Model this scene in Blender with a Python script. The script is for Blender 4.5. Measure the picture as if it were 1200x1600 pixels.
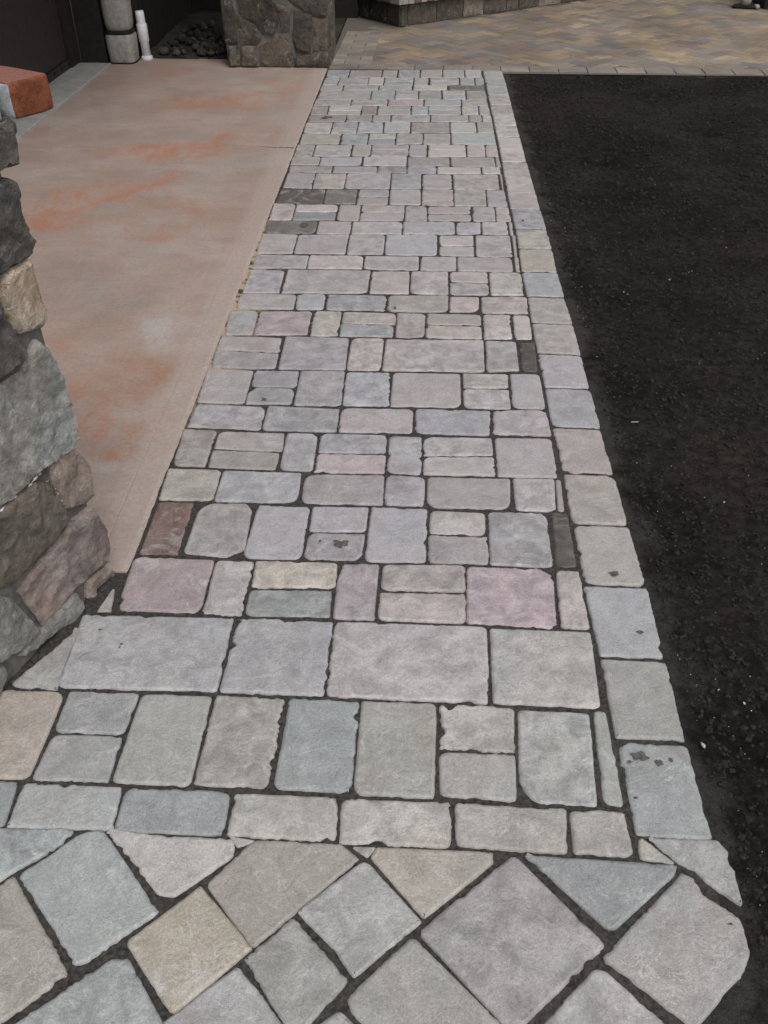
import bpy, bmesh, math, random
from mathutils import Vector, Matrix, noise
from mathutils.geometry import delaunay_2d_cdt

for o in list(bpy.data.objects):
    bpy.data.objects.remove(o, do_unlink=True)
SC = bpy.context.scene
COL = SC.collection
RAD = math.radians

# ------------------------------------------------------------------ camera
cam_data = bpy.data.cameras.new("camera")
cam_data.sensor_fit = 'VERTICAL'
cam_data.sensor_height = 36.0
cam_data.lens = 31.5
cam_data.clip_start = 0.05
cam_data.clip_end = 500.0
cam = bpy.data.objects.new("camera", cam_data)
COL.objects.link(cam)
cam.location = (0.0, 0.0, 1.55)
cam.rotation_euler = (RAD(51.767), 0.0, RAD(2.4096))
SC.camera = cam
SC.render.resolution_x = 768
SC.render.resolution_y = 1024

# ------------------------------------------------------------------ sky (overcast) and sun
SUN_EL, SUN_AZ = 58.0, 150.0          # elevation, azimuth clockwise from +Y
world = bpy.data.worlds.new("World")
SC.world = world
world.use_nodes = True
wn = world.node_tree
wn.nodes.clear()
sky = wn.nodes.new('ShaderNodeTexSky')
sky.sky_type = 'NISHITA'
sky.sun_disc = False
sky.sun_elevation = RAD(SUN_EL)
sky.sun_rotation = RAD(SUN_AZ)
sky.air_density = 1.0
sky.dust_density = 4.0
hs = wn.nodes.new('ShaderNodeHueSaturation')   # cloud cover greys the sky
hs.inputs['Saturation'].default_value = 0.22
bg = wn.nodes.new('ShaderNodeBackground')
bg.inputs['Strength'].default_value = 0.13
wo = wn.nodes.new('ShaderNodeOutputWorld')
wn.links.new(sky.outputs[0], hs.inputs['Color'])
wn.links.new(hs.outputs[0], bg.inputs['Color'])
wn.links.new(bg.outputs[0], wo.inputs['Surface'])

sun_data = bpy.data.lights.new("sun", 'SUN')
sun_data.energy = 0.6
sun_data.angle = RAD(25.0)
sun_data.color = (1.0, 0.965, 0.92)
sun = bpy.data.objects.new("sun", sun_data)
COL.objects.link(sun)
_a, _e = RAD(SUN_AZ), RAD(SUN_EL)
_dir = Vector((math.sin(_a) * math.cos(_e), math.cos(_a) * math.cos(_e), math.sin(_e)))
sun.rotation_euler = _dir.to_track_quat('Z', 'Y').to_euler()

vs = SC.view_settings
vs.view_transform = 'Standard'
vs.look = 'None'
vs.exposure = 0.40
vs.gamma = 1.0
vs.use_curve_mapping = False

# ------------------------------------------------------------------ helpers
rng = random.Random(11)

def lin(r, g, b, k=1.0):
    def f(c):
        c = c / 255.0
        return (c / 12.92 if c <= 0.04045 else ((c + 0.055) / 1.055) ** 2.4) * k
    return (f(r), f(g), f(b), 1.0)

def mesh_obj(name, verts, faces, mat=None, parent=None, loc=(0, 0, 0), smooth=False):
    me = bpy.data.meshes.new(name)
    me.from_pydata([tuple(v) for v in verts], [], faces)
    me.update()
    if smooth:
        me.polygons.foreach_set('use_smooth', [True] * len(me.polygons))
    ob = bpy.data.objects.new(name, me)
    COL.objects.link(ob)
    ob.location = loc
    if mat:
        me.materials.append(mat)
    if parent:
        ob.parent = parent
    return ob

def empty(name, loc):
    ob = bpy.data.objects.new(name, None)
    ob.empty_display_size = 0.1
    COL.objects.link(ob)
    ob.location = loc
    return ob

def tag(ob, label=None, cat=None, group=None, kind=None):
    if label: ob['label'] = label
    if cat: ob['category'] = cat
    if group: ob['group'] = group
    if kind: ob['kind'] = kind
    return ob

def bevel_box(sx, sy, sz, bev, seg=2, jit=0.0, sub=0):
    """box centred in x/y standing on z=0, bevelled"""
    bm = bmesh.new()
    bmesh.ops.create_cube(bm, size=1.0)
    for v in bm.verts:
        v.co = Vector((v.co.x * sx, v.co.y * sy, (v.co.z + 0.5) * sz))
    if bev > 0:
        bmesh.ops.bevel(bm, geom=bm.edges[:], offset=bev, segments=seg, profile=0.6, affect='EDGES')
    if sub:
        bmesh.ops.subdivide_edges(bm, edges=[e for e in bm.edges if e.calc_length() > bev * 3], cuts=sub, use_grid_fill=True)
    if jit:
        for v in bm.verts:
            n = noise.noise_vector(v.co * 23.0 + Vector((jit * 1e4, sx * 91, sy * 57)))
            n2 = noise.noise_vector(v.co * 70.0)
            v.co += n * jit + n2 * jit * 0.6
    vs_ = [v.co.copy() for v in bm.verts]
    bm.verts.index_update()
    fs_ = [[v.index for v in f.verts] for f in bm.faces]
    bm.free()
    return vs_, fs_

def box_obj(name, c, size, mat, parent=None, bev=0.0, rz=0.0, seg=2, jit=0.0, sub=0, smooth=False):
    """c = centre of the base"""
    v, f = bevel_box(size[0], size[1], size[2], bev, seg, jit, sub)
    ob = mesh_obj(name, v, f, mat, parent, c, smooth)
    ob.rotation_euler = (0, 0, rz)
    return ob

# ------------------------------------------------------------------ materials
class Mat:
    def __init__(self, name, rough=0.85, spec=0.3):
        self.m = bpy.data.materials.new(name)
        self.m.use_nodes = True
        self.t = self.m.node_tree
        self.b = self.t.nodes['Principled BSDF']
        self.b.inputs['Roughness'].default_value = rough
        self.b.inputs['Specular IOR Level'].default_value = spec
        self.x = -200
    def n(self, typ, **kw):
        nd = self.t.nodes.new(typ)
        for k, v in kw.items():
            setattr(nd, k, v)
        return nd
    def link(self, a, b):
        self.t.links.new(a, b)
    def val(self, sock, v):
        if hasattr(v, 'is_output') or isinstance(v, bpy.types.NodeSocket):
            self.link(v, sock)
        else:
            sock.default_value = v
    def pos(self, rand=True, scale=1.0):
        g = self.n('ShaderNodeNewGeometry')
        out = g.outputs['Position']
        if rand:
            oi = self.n('ShaderNodeObjectInfo')
            m = self.n('ShaderNodeMath', operation='MULTIPLY')
            self.link(oi.outputs['Random'], m.inputs[0]); m.inputs[1].default_value = 37.0
            cb = self.n('ShaderNodeCombineXYZ')
            self.link(m.outputs[0], cb.inputs[0]); self.link(m.outputs[0], cb.inputs[2])
            ad = self.n('ShaderNodeVectorMath', operation='ADD')
            self.link(out, ad.inputs[0]); self.link(cb.outputs[0], ad.inputs[1])
            out = ad.outputs[0]
        return out
    def noise(self, vec, scale, detail=4.0, rough=0.55, dist=0.0):
        nd = self.n('ShaderNodeTexNoise')
        self.link(vec, nd.inputs['Vector'])
        nd.inputs['Scale'].default_value = scale
        nd.inputs['Detail'].default_value = detail
        nd.inputs['Roughness'].default_value = rough
        nd.inputs['Distortion'].default_value = dist
        return nd.outputs['Fac']
    def ramp(self, fac, a, b, lo=0.0, hi=1.0):
        nd = self.n('ShaderNodeMapRange')
        nd.interpolation_type = 'SMOOTHSTEP'
        self.val(nd.inputs['Value'], fac)
        nd.inputs['From Min'].default_value = a
        nd.inputs['From Max'].default_value = b
        nd.inputs['To Min'].default_value = lo
        nd.inputs['To Max'].default_value = hi
        return nd.outputs['Result']
    def math(self, op, a, b=0.0, clamp=False):
        nd = self.n('ShaderNodeMath', operation=op)
        nd.use_clamp = clamp
        self.val(nd.inputs[0], a)
        if op not in ('SQRT', 'ABSOLUTE', 'FRACT'):
            self.val(nd.inputs[1], b)
        return nd.outputs[0]
    def mix(self, fac, a, b, mode='MIX'):
        nd = self.n('ShaderNodeMix', data_type='RGBA', blend_type=mode)
        self.val(nd.inputs[0], fac)
        self.val(nd.inputs[6], a)
        self.val(nd.inputs[7], b)
        return nd.outputs[2]
    def scale_col(self, col, fac):
        cb = self.n('ShaderNodeCombineColor')
        for i in range(3):
            self.val(cb.inputs[i], fac)
        return self.mix(1.0, col, cb.outputs[0], 'MULTIPLY')
    def bump(self, h, strength, dist, prev=None):
        nd = self.n('ShaderNodeBump')
        nd.inputs['Strength'].default_value = strength
        nd.inputs['Distance'].default_value = dist
        self.link(h, nd.inputs['Height'])
        if prev is not None:
            self.link(prev, nd.inputs['Normal'])
        return nd.outputs['Normal']
    def done(self, col, normal=None, rough=None):
        self.val(self.b.inputs['Base Color'], col)
        if normal is not None: self.link(normal, self.b.inputs['Normal'])
        if rough is not None: self.val(self.b.inputs['Roughness'], rough)
        return self.m

def mat_stone_paver():
    M = Mat('tumbled_concrete_paver', 0.56, 0.5)
    p = M.pos()
    oi = M.n('ShaderNodeObjectInfo')
    base = oi.outputs['Color']
    # second pigment blended through each paver
    big = M.noise(p, 7.0, 3.0, 0.5, 0.6)
    tint = M.mix(M.ramp(M.noise(p, 2.3, 1.0), 0.4, 0.6), (0.96, 0.995, 1.012, 1), (1.025, 1.0, 0.968, 1))
    col = M.mix(M.ramp(big, 0.42, 0.66, 0.0, 0.9), base, M.mix(1.0, base, tint, 'MULTIPLY'))
    rnd = oi.outputs['Random']
    rb = M.math('FRACT', M.math('MULTIPLY', rnd, 7.31)); rc = M.math('FRACT', M.math('MULTIPLY', rnd, 13.7)); rd = M.math('FRACT', M.math('MULTIPLY', rnd, 29.3))
    # mottling, strong in some pavers and nearly absent in others
    mot = M.noise(p, 19.0, 7.0, 0.66, 0.5)
    c2 = M.scale_col(col, M.ramp(mot, 0.30, 0.70, 0.66, 1.22))
    col = M.mix(M.ramp(rb, 0.0, 1.0, 0.35, 1.0), col, c2)
    # worn brown soiling on some pavers
    soil = M.math('MULTIPLY', M.ramp(M.noise(p, 5.5, 7.0, 0.68, 0.9), 0.50, 0.68), M.ramp(rd, 0.35, 1.0, 0.0, 0.55))
    col = M.mix(soil, col, (0.235, 0.215, 0.20, 1))
    # pale bloom
    bloom = M.math('MULTIPLY', M.ramp(M.noise(p, 11.0, 8.0, 0.70, 1.0), 0.50, 0.70), M.ramp(rc, 0.1, 1.0, 0.05, 0.55))
    col = M.mix(bloom, col, (0.50, 0.495, 0.485, 1))
    # pale veins left by the cleft surface
    vn = M.noise(p, 9.0, 9.0, 0.66, 1.6)
    vein = M.ramp(M.math('ABSOLUTE', M.math('SUBTRACT', vn, 0.5)), 0.0, 0.022, 1.0, 0.0)
    vein = M.math('MULTIPLY', vein, M.ramp(M.noise(p, 12.0, 3.0, 0.6), 0.48, 0.64))
    col = M.mix(M.math('MULTIPLY', vein, M.ramp(rd, 0.1, 1.0, 0.06, 0.42)), col, (0.60, 0.595, 0.58, 1))
    # scuffs
    rot = M.n('ShaderNodeMapping'); M.link(p, rot.inputs['Vector'])
    rot.inputs['Scale'].default_value = (1.0, 2.2, 1.0); rot.inputs['Rotation'].default_value = (0, 0, 0.6)
    scuff = M.ramp(M.noise(rot.outputs[0], 17.0, 9.0, 0.74, 1.8), 0.62, 0.72, 0.0, 0.34)
    col = M.mix(M.math('MULTIPLY', scuff, M.ramp(rb, 0.2, 1.0)), col, (0.58, 0.57, 0.56, 1))
    fine = M.noise(p, 420.0, 3.0, 0.65)
    col = M.scale_col(col, M.ramp(fine, 0.25, 0.75, 0.78, 1.20))
    grit = M.noise(p, 170.0, 4.0, 0.7)
    col = M.scale_col(col, M.ramp(grit, 0.30, 0.70, 0.87, 1.12))
    # small pits
    v = M.n('ShaderNodeTexVoronoi'); v.inputs['Scale'].default_value = 70.0
    M.link(p, v.inputs['Vector'])
    pit = M.math('MULTIPLY', M.ramp(v.outputs['Distance'], 0.10, 0.2, 1.0, 0.0), M.ramp(M.noise(p, 6.0, 2.0), 0.55, 0.7))
    pit = M.math('MULTIPLY', pit, M.ramp(rc, 0.4, 0.95))
    col = M.mix(M.math('MULTIPLY', pit, 0.65), col, (0.09, 0.085, 0.08, 1))
    # joint dust lying in low spots
    dust = M.ramp(M.noise(p, 9.0, 8.0, 0.7, 0.3), 0.66, 0.76, 0.0, 0.35)
    col = M.mix(dust, col, (0.16, 0.15, 0.14, 1))
    n = M.bump(M.noise(p, 20.0, 9.0, 0.68, 0.8), 0.8, 0.008)
    n = M.bump(vn, 0.35, 0.010, n)
    n = M.bump(grit, 0.35, 0.0016, n)
    n = M.bump(fine, 0.3, 0.0010, n)
    n = M.bump(pit, -0.5, 0.002, n)
    return M.done(col, n)

def mat_simple(name, c1, c2, scale=30.0, rough=0.85, spec=0.3, bump=0.3, dist=0.003, fine=250.0, obj=False, rand=True):
    M = Mat(name, rough, spec)
    p = M.pos(rand)
    a = M.noise(p, scale, 6.0, 0.62, 0.3)
    if obj:
        base = M.n('ShaderNodeObjectInfo').outputs['Color']
        col = M.scale_col(base, M.ramp(a, 0.28, 0.72, c1, c2))
    else:
        col = M.mix(M.ramp(a, 0.3, 0.7), c1, c2)
    f = M.noise(p, fine, 3.0, 0.65)
    col = M.scale_col(col, M.ramp(f, 0.25, 0.75, 0.82, 1.18))
    n = M.bump(a, bump, dist)
    n = M.bump(f, bump * 0.8, dist * 0.35, n)
    return M.done(col, n)

def mat_rock():
    M = Mat('rough_building_stone', 0.85, 0.3)
    p = M.pos()
    base = M.n('ShaderNodeObjectInfo').outputs['Color']
    a = M.noise(p, 9.0, 6.0, 0.6, 0.8)
    tint = M.mix(M.ramp(M.noise(p, 5.0, 3.0, 0.5, 0.5), 0.4, 0.6), (0.9, 0.98, 1.0, 1), (1.12, 1.0, 0.9, 1))
    col = M.mix(0.45, base, M.mix(1.0, base, tint, 'MULTIPLY'))
    col = M.scale_col(col, M.ramp(a, 0.28, 0.72, 0.70, 1.32))
    b = M.noise(p, 45.0, 7.0, 0.68, 0.6)
    col = M.scale_col(col, M.ramp(b, 0.28, 0.72, 0.75, 1.28))
    lich = M.ramp(M.noise(p, 17.0, 9.0, 0.75, 0.8), 0.54, 0.66, 0.0, 0.5)
    col = M.mix(lich, col, (0.30, 0.29, 0.27, 1))
    f = M.noise(p, 300.0, 3.0, 0.6)
    col = M.scale_col(col, M.ramp(f, 0.25, 0.75, 0.85, 1.15))
    n = M.bump(b, 1.0, 0.014)
    n = M.bump(M.noise(p, 110.0, 5.0, 0.7), 0.7, 0.004, n)
    n = M.bump(f, 0.4, 0.0018, n)
    return M.done(col, n)

STAINS = [(-1.49, 4.55, 0.12, 0.55, -0.5, 0.8, 'o'), (-1.79, 4.13, 0.14, 0.25, -0.9, 0.8, 'o'), (-1.58, 5.25, 0.35, 0.22, 0, 0.8, 'o'), (-1.26, 5.3, 0.3, 0.2, 0, 0.6, 'o'), (-1.55, 6.32, 0.3, 0.35, 0.2, 0.7, 'o'), (-1.25, 6.33, 0.25, 0.3, 0, 0.65, 'o'), (-1.93, 7.12, 0.3, 0.25, 0, 0.6, 'o'), (-1.77, 4.45, 0.3, 0.5, -0.6, 0.55, 'o'), (-1.01, 2.63, 0.2, 0.42, -0.35, 0.95, 'b'), (-0.96, 2.28, 0.22, 0.18, 0, 0.95, 'b'), (-1.23, 4.38, 0.3, 0.3, 0, 0.5, 'b'), (-1.34, 3.46, 0.35, 0.25, 0.2, 0.7, 'g'), (-1.22, 3.22, 0.35, 0.2, 0.2, 0.6, 'g'), (-0.98, 2.99, 0.14, 0.22, 0, 0.85, 'p'), (-1.62, 6.48, 0.2, 0.3, 0, 0.5, 'g'), (-1.26, 6.17, 0.2, 0.2, 0, 0.4, 'g'), (-0.88, 5.54, 0.2, 0.15, 0, 0.5, 'b'), (-0.78, 2.48, 0.05, 0.3, -0.1, 0.6, 'b')]
def mat_concrete():
    M = Mat('rust_stained_concrete', 0.6, 0.45)
    p = M.pos(False)
    sp = M.n('ShaderNodeSeparateXYZ'); M.link(p, sp.inputs[0])
    X, Y = sp.outputs[0], sp.outputs[1]
    a = M.noise(p, 3.0, 6.0, 0.6, 0.3)
    col = M.mix(M.ramp(a, 0.3, 0.7), (0.305, 0.226, 0.184, 1), (0.368, 0.303, 0.266, 1))
    # trowel-direction streaks across the slab
    mp = M.n('ShaderNodeMapping'); M.link(p, mp.inputs['Vector'])
    mp.inputs['Scale'].default_value = (1.6, 3.6, 1.0)
    s = M.noise(mp.outputs[0], 3.0, 6.0, 0.6, 0.5)
    col = M.mix(M.ramp(s, 0.46, 0.68, 0.0, 0.45), col, (0.22, 0.195, 0.178, 1))
    # grey worn patches
    g = M.noise(p, 1.6, 5.0, 0.6, 0.4)
    col = M.mix(M.ramp(g, 0.52, 0.70, 0.0, 0.65), col, (0.285, 0.265, 0.252, 1))
    # rust and tannin stains where wet things stood
    wob = M.n('ShaderNodeTexNoise'); wob.inputs['Scale'].default_value = 3.5; wob.inputs['Detail'].default_value = 5.0
    M.link(p, wob.inputs['Vector'])
    wv = M.n('ShaderNodeVectorMath', operation='MULTIPLY_ADD')
    M.link(wob.outputs['Color'], wv.inputs[0]); wv.inputs[1].default_value = (0.5, 0.7, 0.0); M.link(p, wv.inputs[2])
    sm = M.n('ShaderNodeMapping'); M.link(p, sm.inputs['Vector']); sm.inputs['Scale'].default_value = (1.3, 0.6, 1.0); sm.inputs['Rotation'].default_value = (0, 0, 0.35)
    def stain(col, x, y, rx, ry, ang, k, c):
        mp = M.n('ShaderNodeMapping', vector_type='TEXTURE'); M.link(wv.outputs[0], mp.inputs['Vector'])
        mp.inputs['Location'].default_value = (x + 0.25, y + 0.35, 0)
        mp.inputs['Rotation'].default_value = (0, 0, ang)
        mp.inputs['Scale'].default_value = (rx, ry, 9.0)
        ln = M.n('ShaderNodeVectorMath', operation='LENGTH'); M.link(mp.outputs[0], ln.inputs[0])
        f = M.ramp(ln.outputs['Value'], 0.1, 1.0, 1.0, 0.0)
        f = M.math('MULTIPLY', f, M.ramp(M.noise(sm.outputs[0], 9.0, 10.0, 0.78, 0.2), 0.30, 0.72))
        return M.mix(M.math('MULTIPLY', f, k * 1.25, True), col, c)
    OR = (0.40, 0.135, 0.055, 1); BRN = (0.30, 0.160, 0.098, 1); GRY = (0.20, 0.187, 0.178, 1); PAL = (0.40, 0.39, 0.388, 1)
    for q in STAINS:
        col = stain(col, q[0], q[1], q[2], q[3], q[4], q[5], {'o': OR, 'b': BRN, 'g': GRY, 'p': PAL}[q[6]])
    r1 = M.noise(p, 1.5, 6.0, 0.66, 0.5)
    r2 = M.noise(sm.outputs[0], 9.0, 7.0, 0.75, 0.4)
    rust = M.math('MULTIPLY', M.ramp(r1, 0.46, 0.64), M.ramp(r2, 0.46, 0.66))
    col = M.mix(M.math('MULTIPLY', rust, 0.5), col, OR)
    r3 = M.ramp(M.noise(p, 0.9, 4.0, 0.6, 0.3), 0.44, 0.66, 0.0, 0.32)
    col = M.mix(r3, col, (0.31, 0.195, 0.14, 1))
    # clean trowelled margin along the open edge
    marg = M.ramp(X, -0.88, -0.81)
    col = M.mix(M.math('MULTIPLY', marg, 0.6), col, (0.37, 0.312, 0.278, 1))
    # small black spots
    v = M.n('ShaderNodeTexVoronoi'); v.inputs['Scale'].default_value = 5.0; M.link(p, v.inputs['Vector'])
    dot = M.ramp(v.outputs['Distance'], 0.016, 0.026, 0.9, 0.0)
    col = M.mix(dot, col, (0.05, 0.04, 0.035, 1))
    f = M.noise(p, 330.0, 3.0, 0.65)
    col = M.scale_col(col, M.ramp(f, 0.25, 0.75, 0.80, 1.16))
    m = M.noise(p, 60.0, 6.0, 0.7)
    col = M.scale_col(col, M.ramp(m, 0.25, 0.75, 0.86, 1.12))
    n = M.bump(s, 0.3, 0.004)
    n = M.bump(m, 0.3, 0.002, n)
    n = M.bump(f, 0.3, 0.0012, n)
    return M.done(col, n)

def mat_joint():
    M = Mat('dark_joint_sand', 0.95, 0.15)
    p = M.pos(False)
    sp = M.n('ShaderNodeSeparateXYZ'); M.link(p, sp.inputs[0])
    X, Y = sp.outputs[0], sp.outputs[1]
    a = M.noise(p, 120.0, 5.0, 0.7)
    col = M.mix(M.ramp(a, 0.3, 0.7), (0.020, 0.018, 0.0165, 1), (0.072, 0.066, 0.061, 1))
    # fresh tan sand swept in along the slab edge
    mx = M.ramp(X, -0.70, -0.55, 1.0, 0.0)
    my = M.math('MULTIPLY', M.ramp(Y, 2.2, 2.8), M.ramp(Y, 3.9, 4.5, 1.0, 0.0))
    k = M.math('MULTIPLY', M.math('MULTIPLY', mx, my), M.ramp(M.noise(p, 14.0, 4.0, 0.7), 0.42, 0.55))
    col = M.mix(M.math('MULTIPLY', k, 0.9), col, (0.42, 0.31, 0.20, 1))
    n = M.bump(a, 0.8, 0.003)
    return M.done(col, n)

def mat_bed():
    M = Mat('black_crushed_base', 0.95, 0.06)
    p = M.pos(False)
    sp = M.n('ShaderNodeSeparateXYZ'); M.link(p, sp.inputs[0])
    X = sp.outputs[0]
    a = M.noise(p, 35.0, 7.0, 0.7, 0.4)
    col = M.mix(M.ramp(a, 0.3, 0.72), (0.0115, 0.0099, 0.0088, 1), (0.037, 0.0328, 0.0295, 1))
    b = M.noise(p, 1.4, 6.0, 0.65, 0.5)
    col = M.scale_col(col, M.ramp(b, 0.3, 0.7, 0.65, 1.4))
    # bedding dust that spilled along the paver edge
    e = M.math('ADD', X, M.ramp(M.noise(p, 6.0, 5.0, 0.65), 0.2, 0.8, -0.07, 0.07))
    dust = M.ramp(e, 0.585, 0.66, 1.0, 0.0)
    col = M.mix(M.math('MULTIPLY', dust, M.ramp(a, 0.25, 0.6, 0.4, 0.9)), col, (0.066, 0.061, 0.056, 1))
    f = M.noise(p, 260.0, 3.0, 0.7)
    col = M.scale_col(col, M.ramp(f, 0.25, 0.75, 0.7, 1.3))
    n = M.bump(a, 1.0, 0.03)
    n = M.bump(M.noise(p, 110.0, 4.0, 0.7), 0.9, 0.008, n)
    n = M.bump(f, 0.8, 0.004, n)
    return M.done(col, n)

def mat_brick_patio(attr=False):
    M = Mat('blended_patio_brick', 0.85, 0.3)
    p = M.pos()
    if attr:
        base = M.n('ShaderNodeAttribute', attribute_name='pigment').outputs['Color']
    else:
        base = M.n('ShaderNodeObjectInfo').outputs['Color']
    a = M.noise(p, 9.0, 5.0, 0.6, 0.5)
    col = M.mix(M.ramp(a, 0.45, 0.62, 0.0, 0.6), base, (0.15, 0.135, 0.12, 1))
    b = M.noise(M.pos(False), 1.6, 4.0, 0.6, 0.3)
    col = M.scale_col(col, M.ramp(b, 0.3, 0.7, 0.8, 1.2))
    f = M.noise(p, 180.0, 3.0, 0.65)
    col = M.scale_col(col, M.ramp(f, 0.25, 0.75, 0.85, 1.15))
    n = M.bump(f, 0.3, 0.002)
    return M.done(col, n)

PAVER = mat_stone_paver()
JOINT = mat_joint()
ROCK = mat_rock()
CONCRETE = mat_concrete()
BED = mat_bed()
PATIO = mat_brick_patio()
PATIO_FAR = mat_brick_patio(True)
PATIO_SAND = mat_simple('tan_joint_sand', (0.10, 0.088, 0.075, 1), (0.16, 0.14, 0.115, 1), 60.0, 0.95, 0.15)
SPOT = mat_simple('dark_sand_residue', (0.055, 0.05, 0.046, 1), (0.13, 0.12, 0.11, 1), 90.0, 0.95, 0.1)
MORTAR = mat_simple('grey_mortar', (0.13, 0.125, 0.117, 1), (0.25, 0.24, 0.225, 1), 25.0, 0.92, 0.2, 0.6, 0.006)
DARK_MORTAR = mat_simple('dark_mortar', (0.075, 0.07, 0.063, 1), (0.15, 0.14, 0.128, 1), 25.0, 0.92, 0.2, 0.6, 0.006)  # grey mortar darkened, so pier joints read as dark crevices
WHITE_MORTAR = mat_simple('white_mortar', (0.38, 0.38, 0.375, 1), (0.60, 0.60, 0.59, 1), 60.0, 0.9, 0.2)
STRIP = mat_simple('pale_concrete', (0.24, 0.235, 0.22, 1), (0.33, 0.325, 0.305, 1), 8.0, 0.85, 0.3, 0.2, 0.002)
DOOR = mat_simple('dark_brown_door_paint', (0.020, 0.0165, 0.015, 1), (0.032, 0.027, 0.025, 1), 18.0, 0.6, 0.35, 0.15, 0.002)
WALL = mat_simple('dark_brown_wall', (0.012, 0.010, 0.009, 1), (0.022, 0.018, 0.017, 1), 12.0, 0.8, 0.25)
POST = mat_simple('weathered_grey_post', (0.22, 0.205, 0.185, 1), (0.33, 0.31, 0.285, 1), 30.0, 0.85, 0.25)
PVC = mat_simple('white_pipe_plastic', (0.62, 0.63, 0.65, 1), (0.72, 0.73, 0.75, 1), 10.0, 0.45, 0.5, 0.05, 0.001)
BLACK = mat_simple('black_rubber', (0.010, 0.009, 0.009, 1), (0.02, 0.018, 0.017, 1), 20.0, 0.8, 0.2)
GROUND = mat_simple('dark_soil', (0.03, 0.026, 0.022, 1), (0.06, 0.052, 0.045, 1), 6.0, 0.95, 0.1)
GRAVEL = mat_simple('black_crushed_stone', 0.6, 1.5, 40.0, 0.92, 0.1, 0.5, 0.003, 250.0, True)
PALE_BIT = mat_simple('pale_stone_chip', (0.30, 0.29, 0.27, 1), (0.5, 0.49, 0.46, 1), 90.0, 0.85, 0.3)
CLAY = Mat('red_clay_brick', 0.85, 0.25)
def _clay():
    M = CLAY
    p = M.pos()
    a = M.noise(p, 45.0, 6.0, 0.65, 0.5)
    col = M.mix(M.ramp(a, 0.35, 0.65), (0.125, 0.036, 0.017, 1), (0.20, 0.068, 0.028, 1))
    b = M.noise(p, 60.0, 5.0, 0.7, 0.8)
    col = M.mix(M.ramp(b, 0.56, 0.68, 0.0, 0.8), col, (0.10, 0.065, 0.055, 1))
    # faces pointing up are mixed paler and pinker
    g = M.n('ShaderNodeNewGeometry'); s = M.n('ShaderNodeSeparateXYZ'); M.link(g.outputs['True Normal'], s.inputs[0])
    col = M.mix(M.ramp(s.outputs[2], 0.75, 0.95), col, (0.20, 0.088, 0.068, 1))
    f = M.noise(p, 300.0, 3.0, 0.6)
    col = M.scale_col(col, M.ramp(f, 0.25, 0.75, 0.8, 1.2))
    n = M.bump(a, 0.7, 0.004); n = M.bump(f, 0.5, 0.0015, n)
    M.done(col, n)
_clay()
CLAY = CLAY.m
GREYBRICK = mat_simple('cement_smeared_brick', (0.20, 0.225, 0.24, 1), (0.33, 0.345, 0.35, 1), 50.0, 0.9, 0.2)

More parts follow.
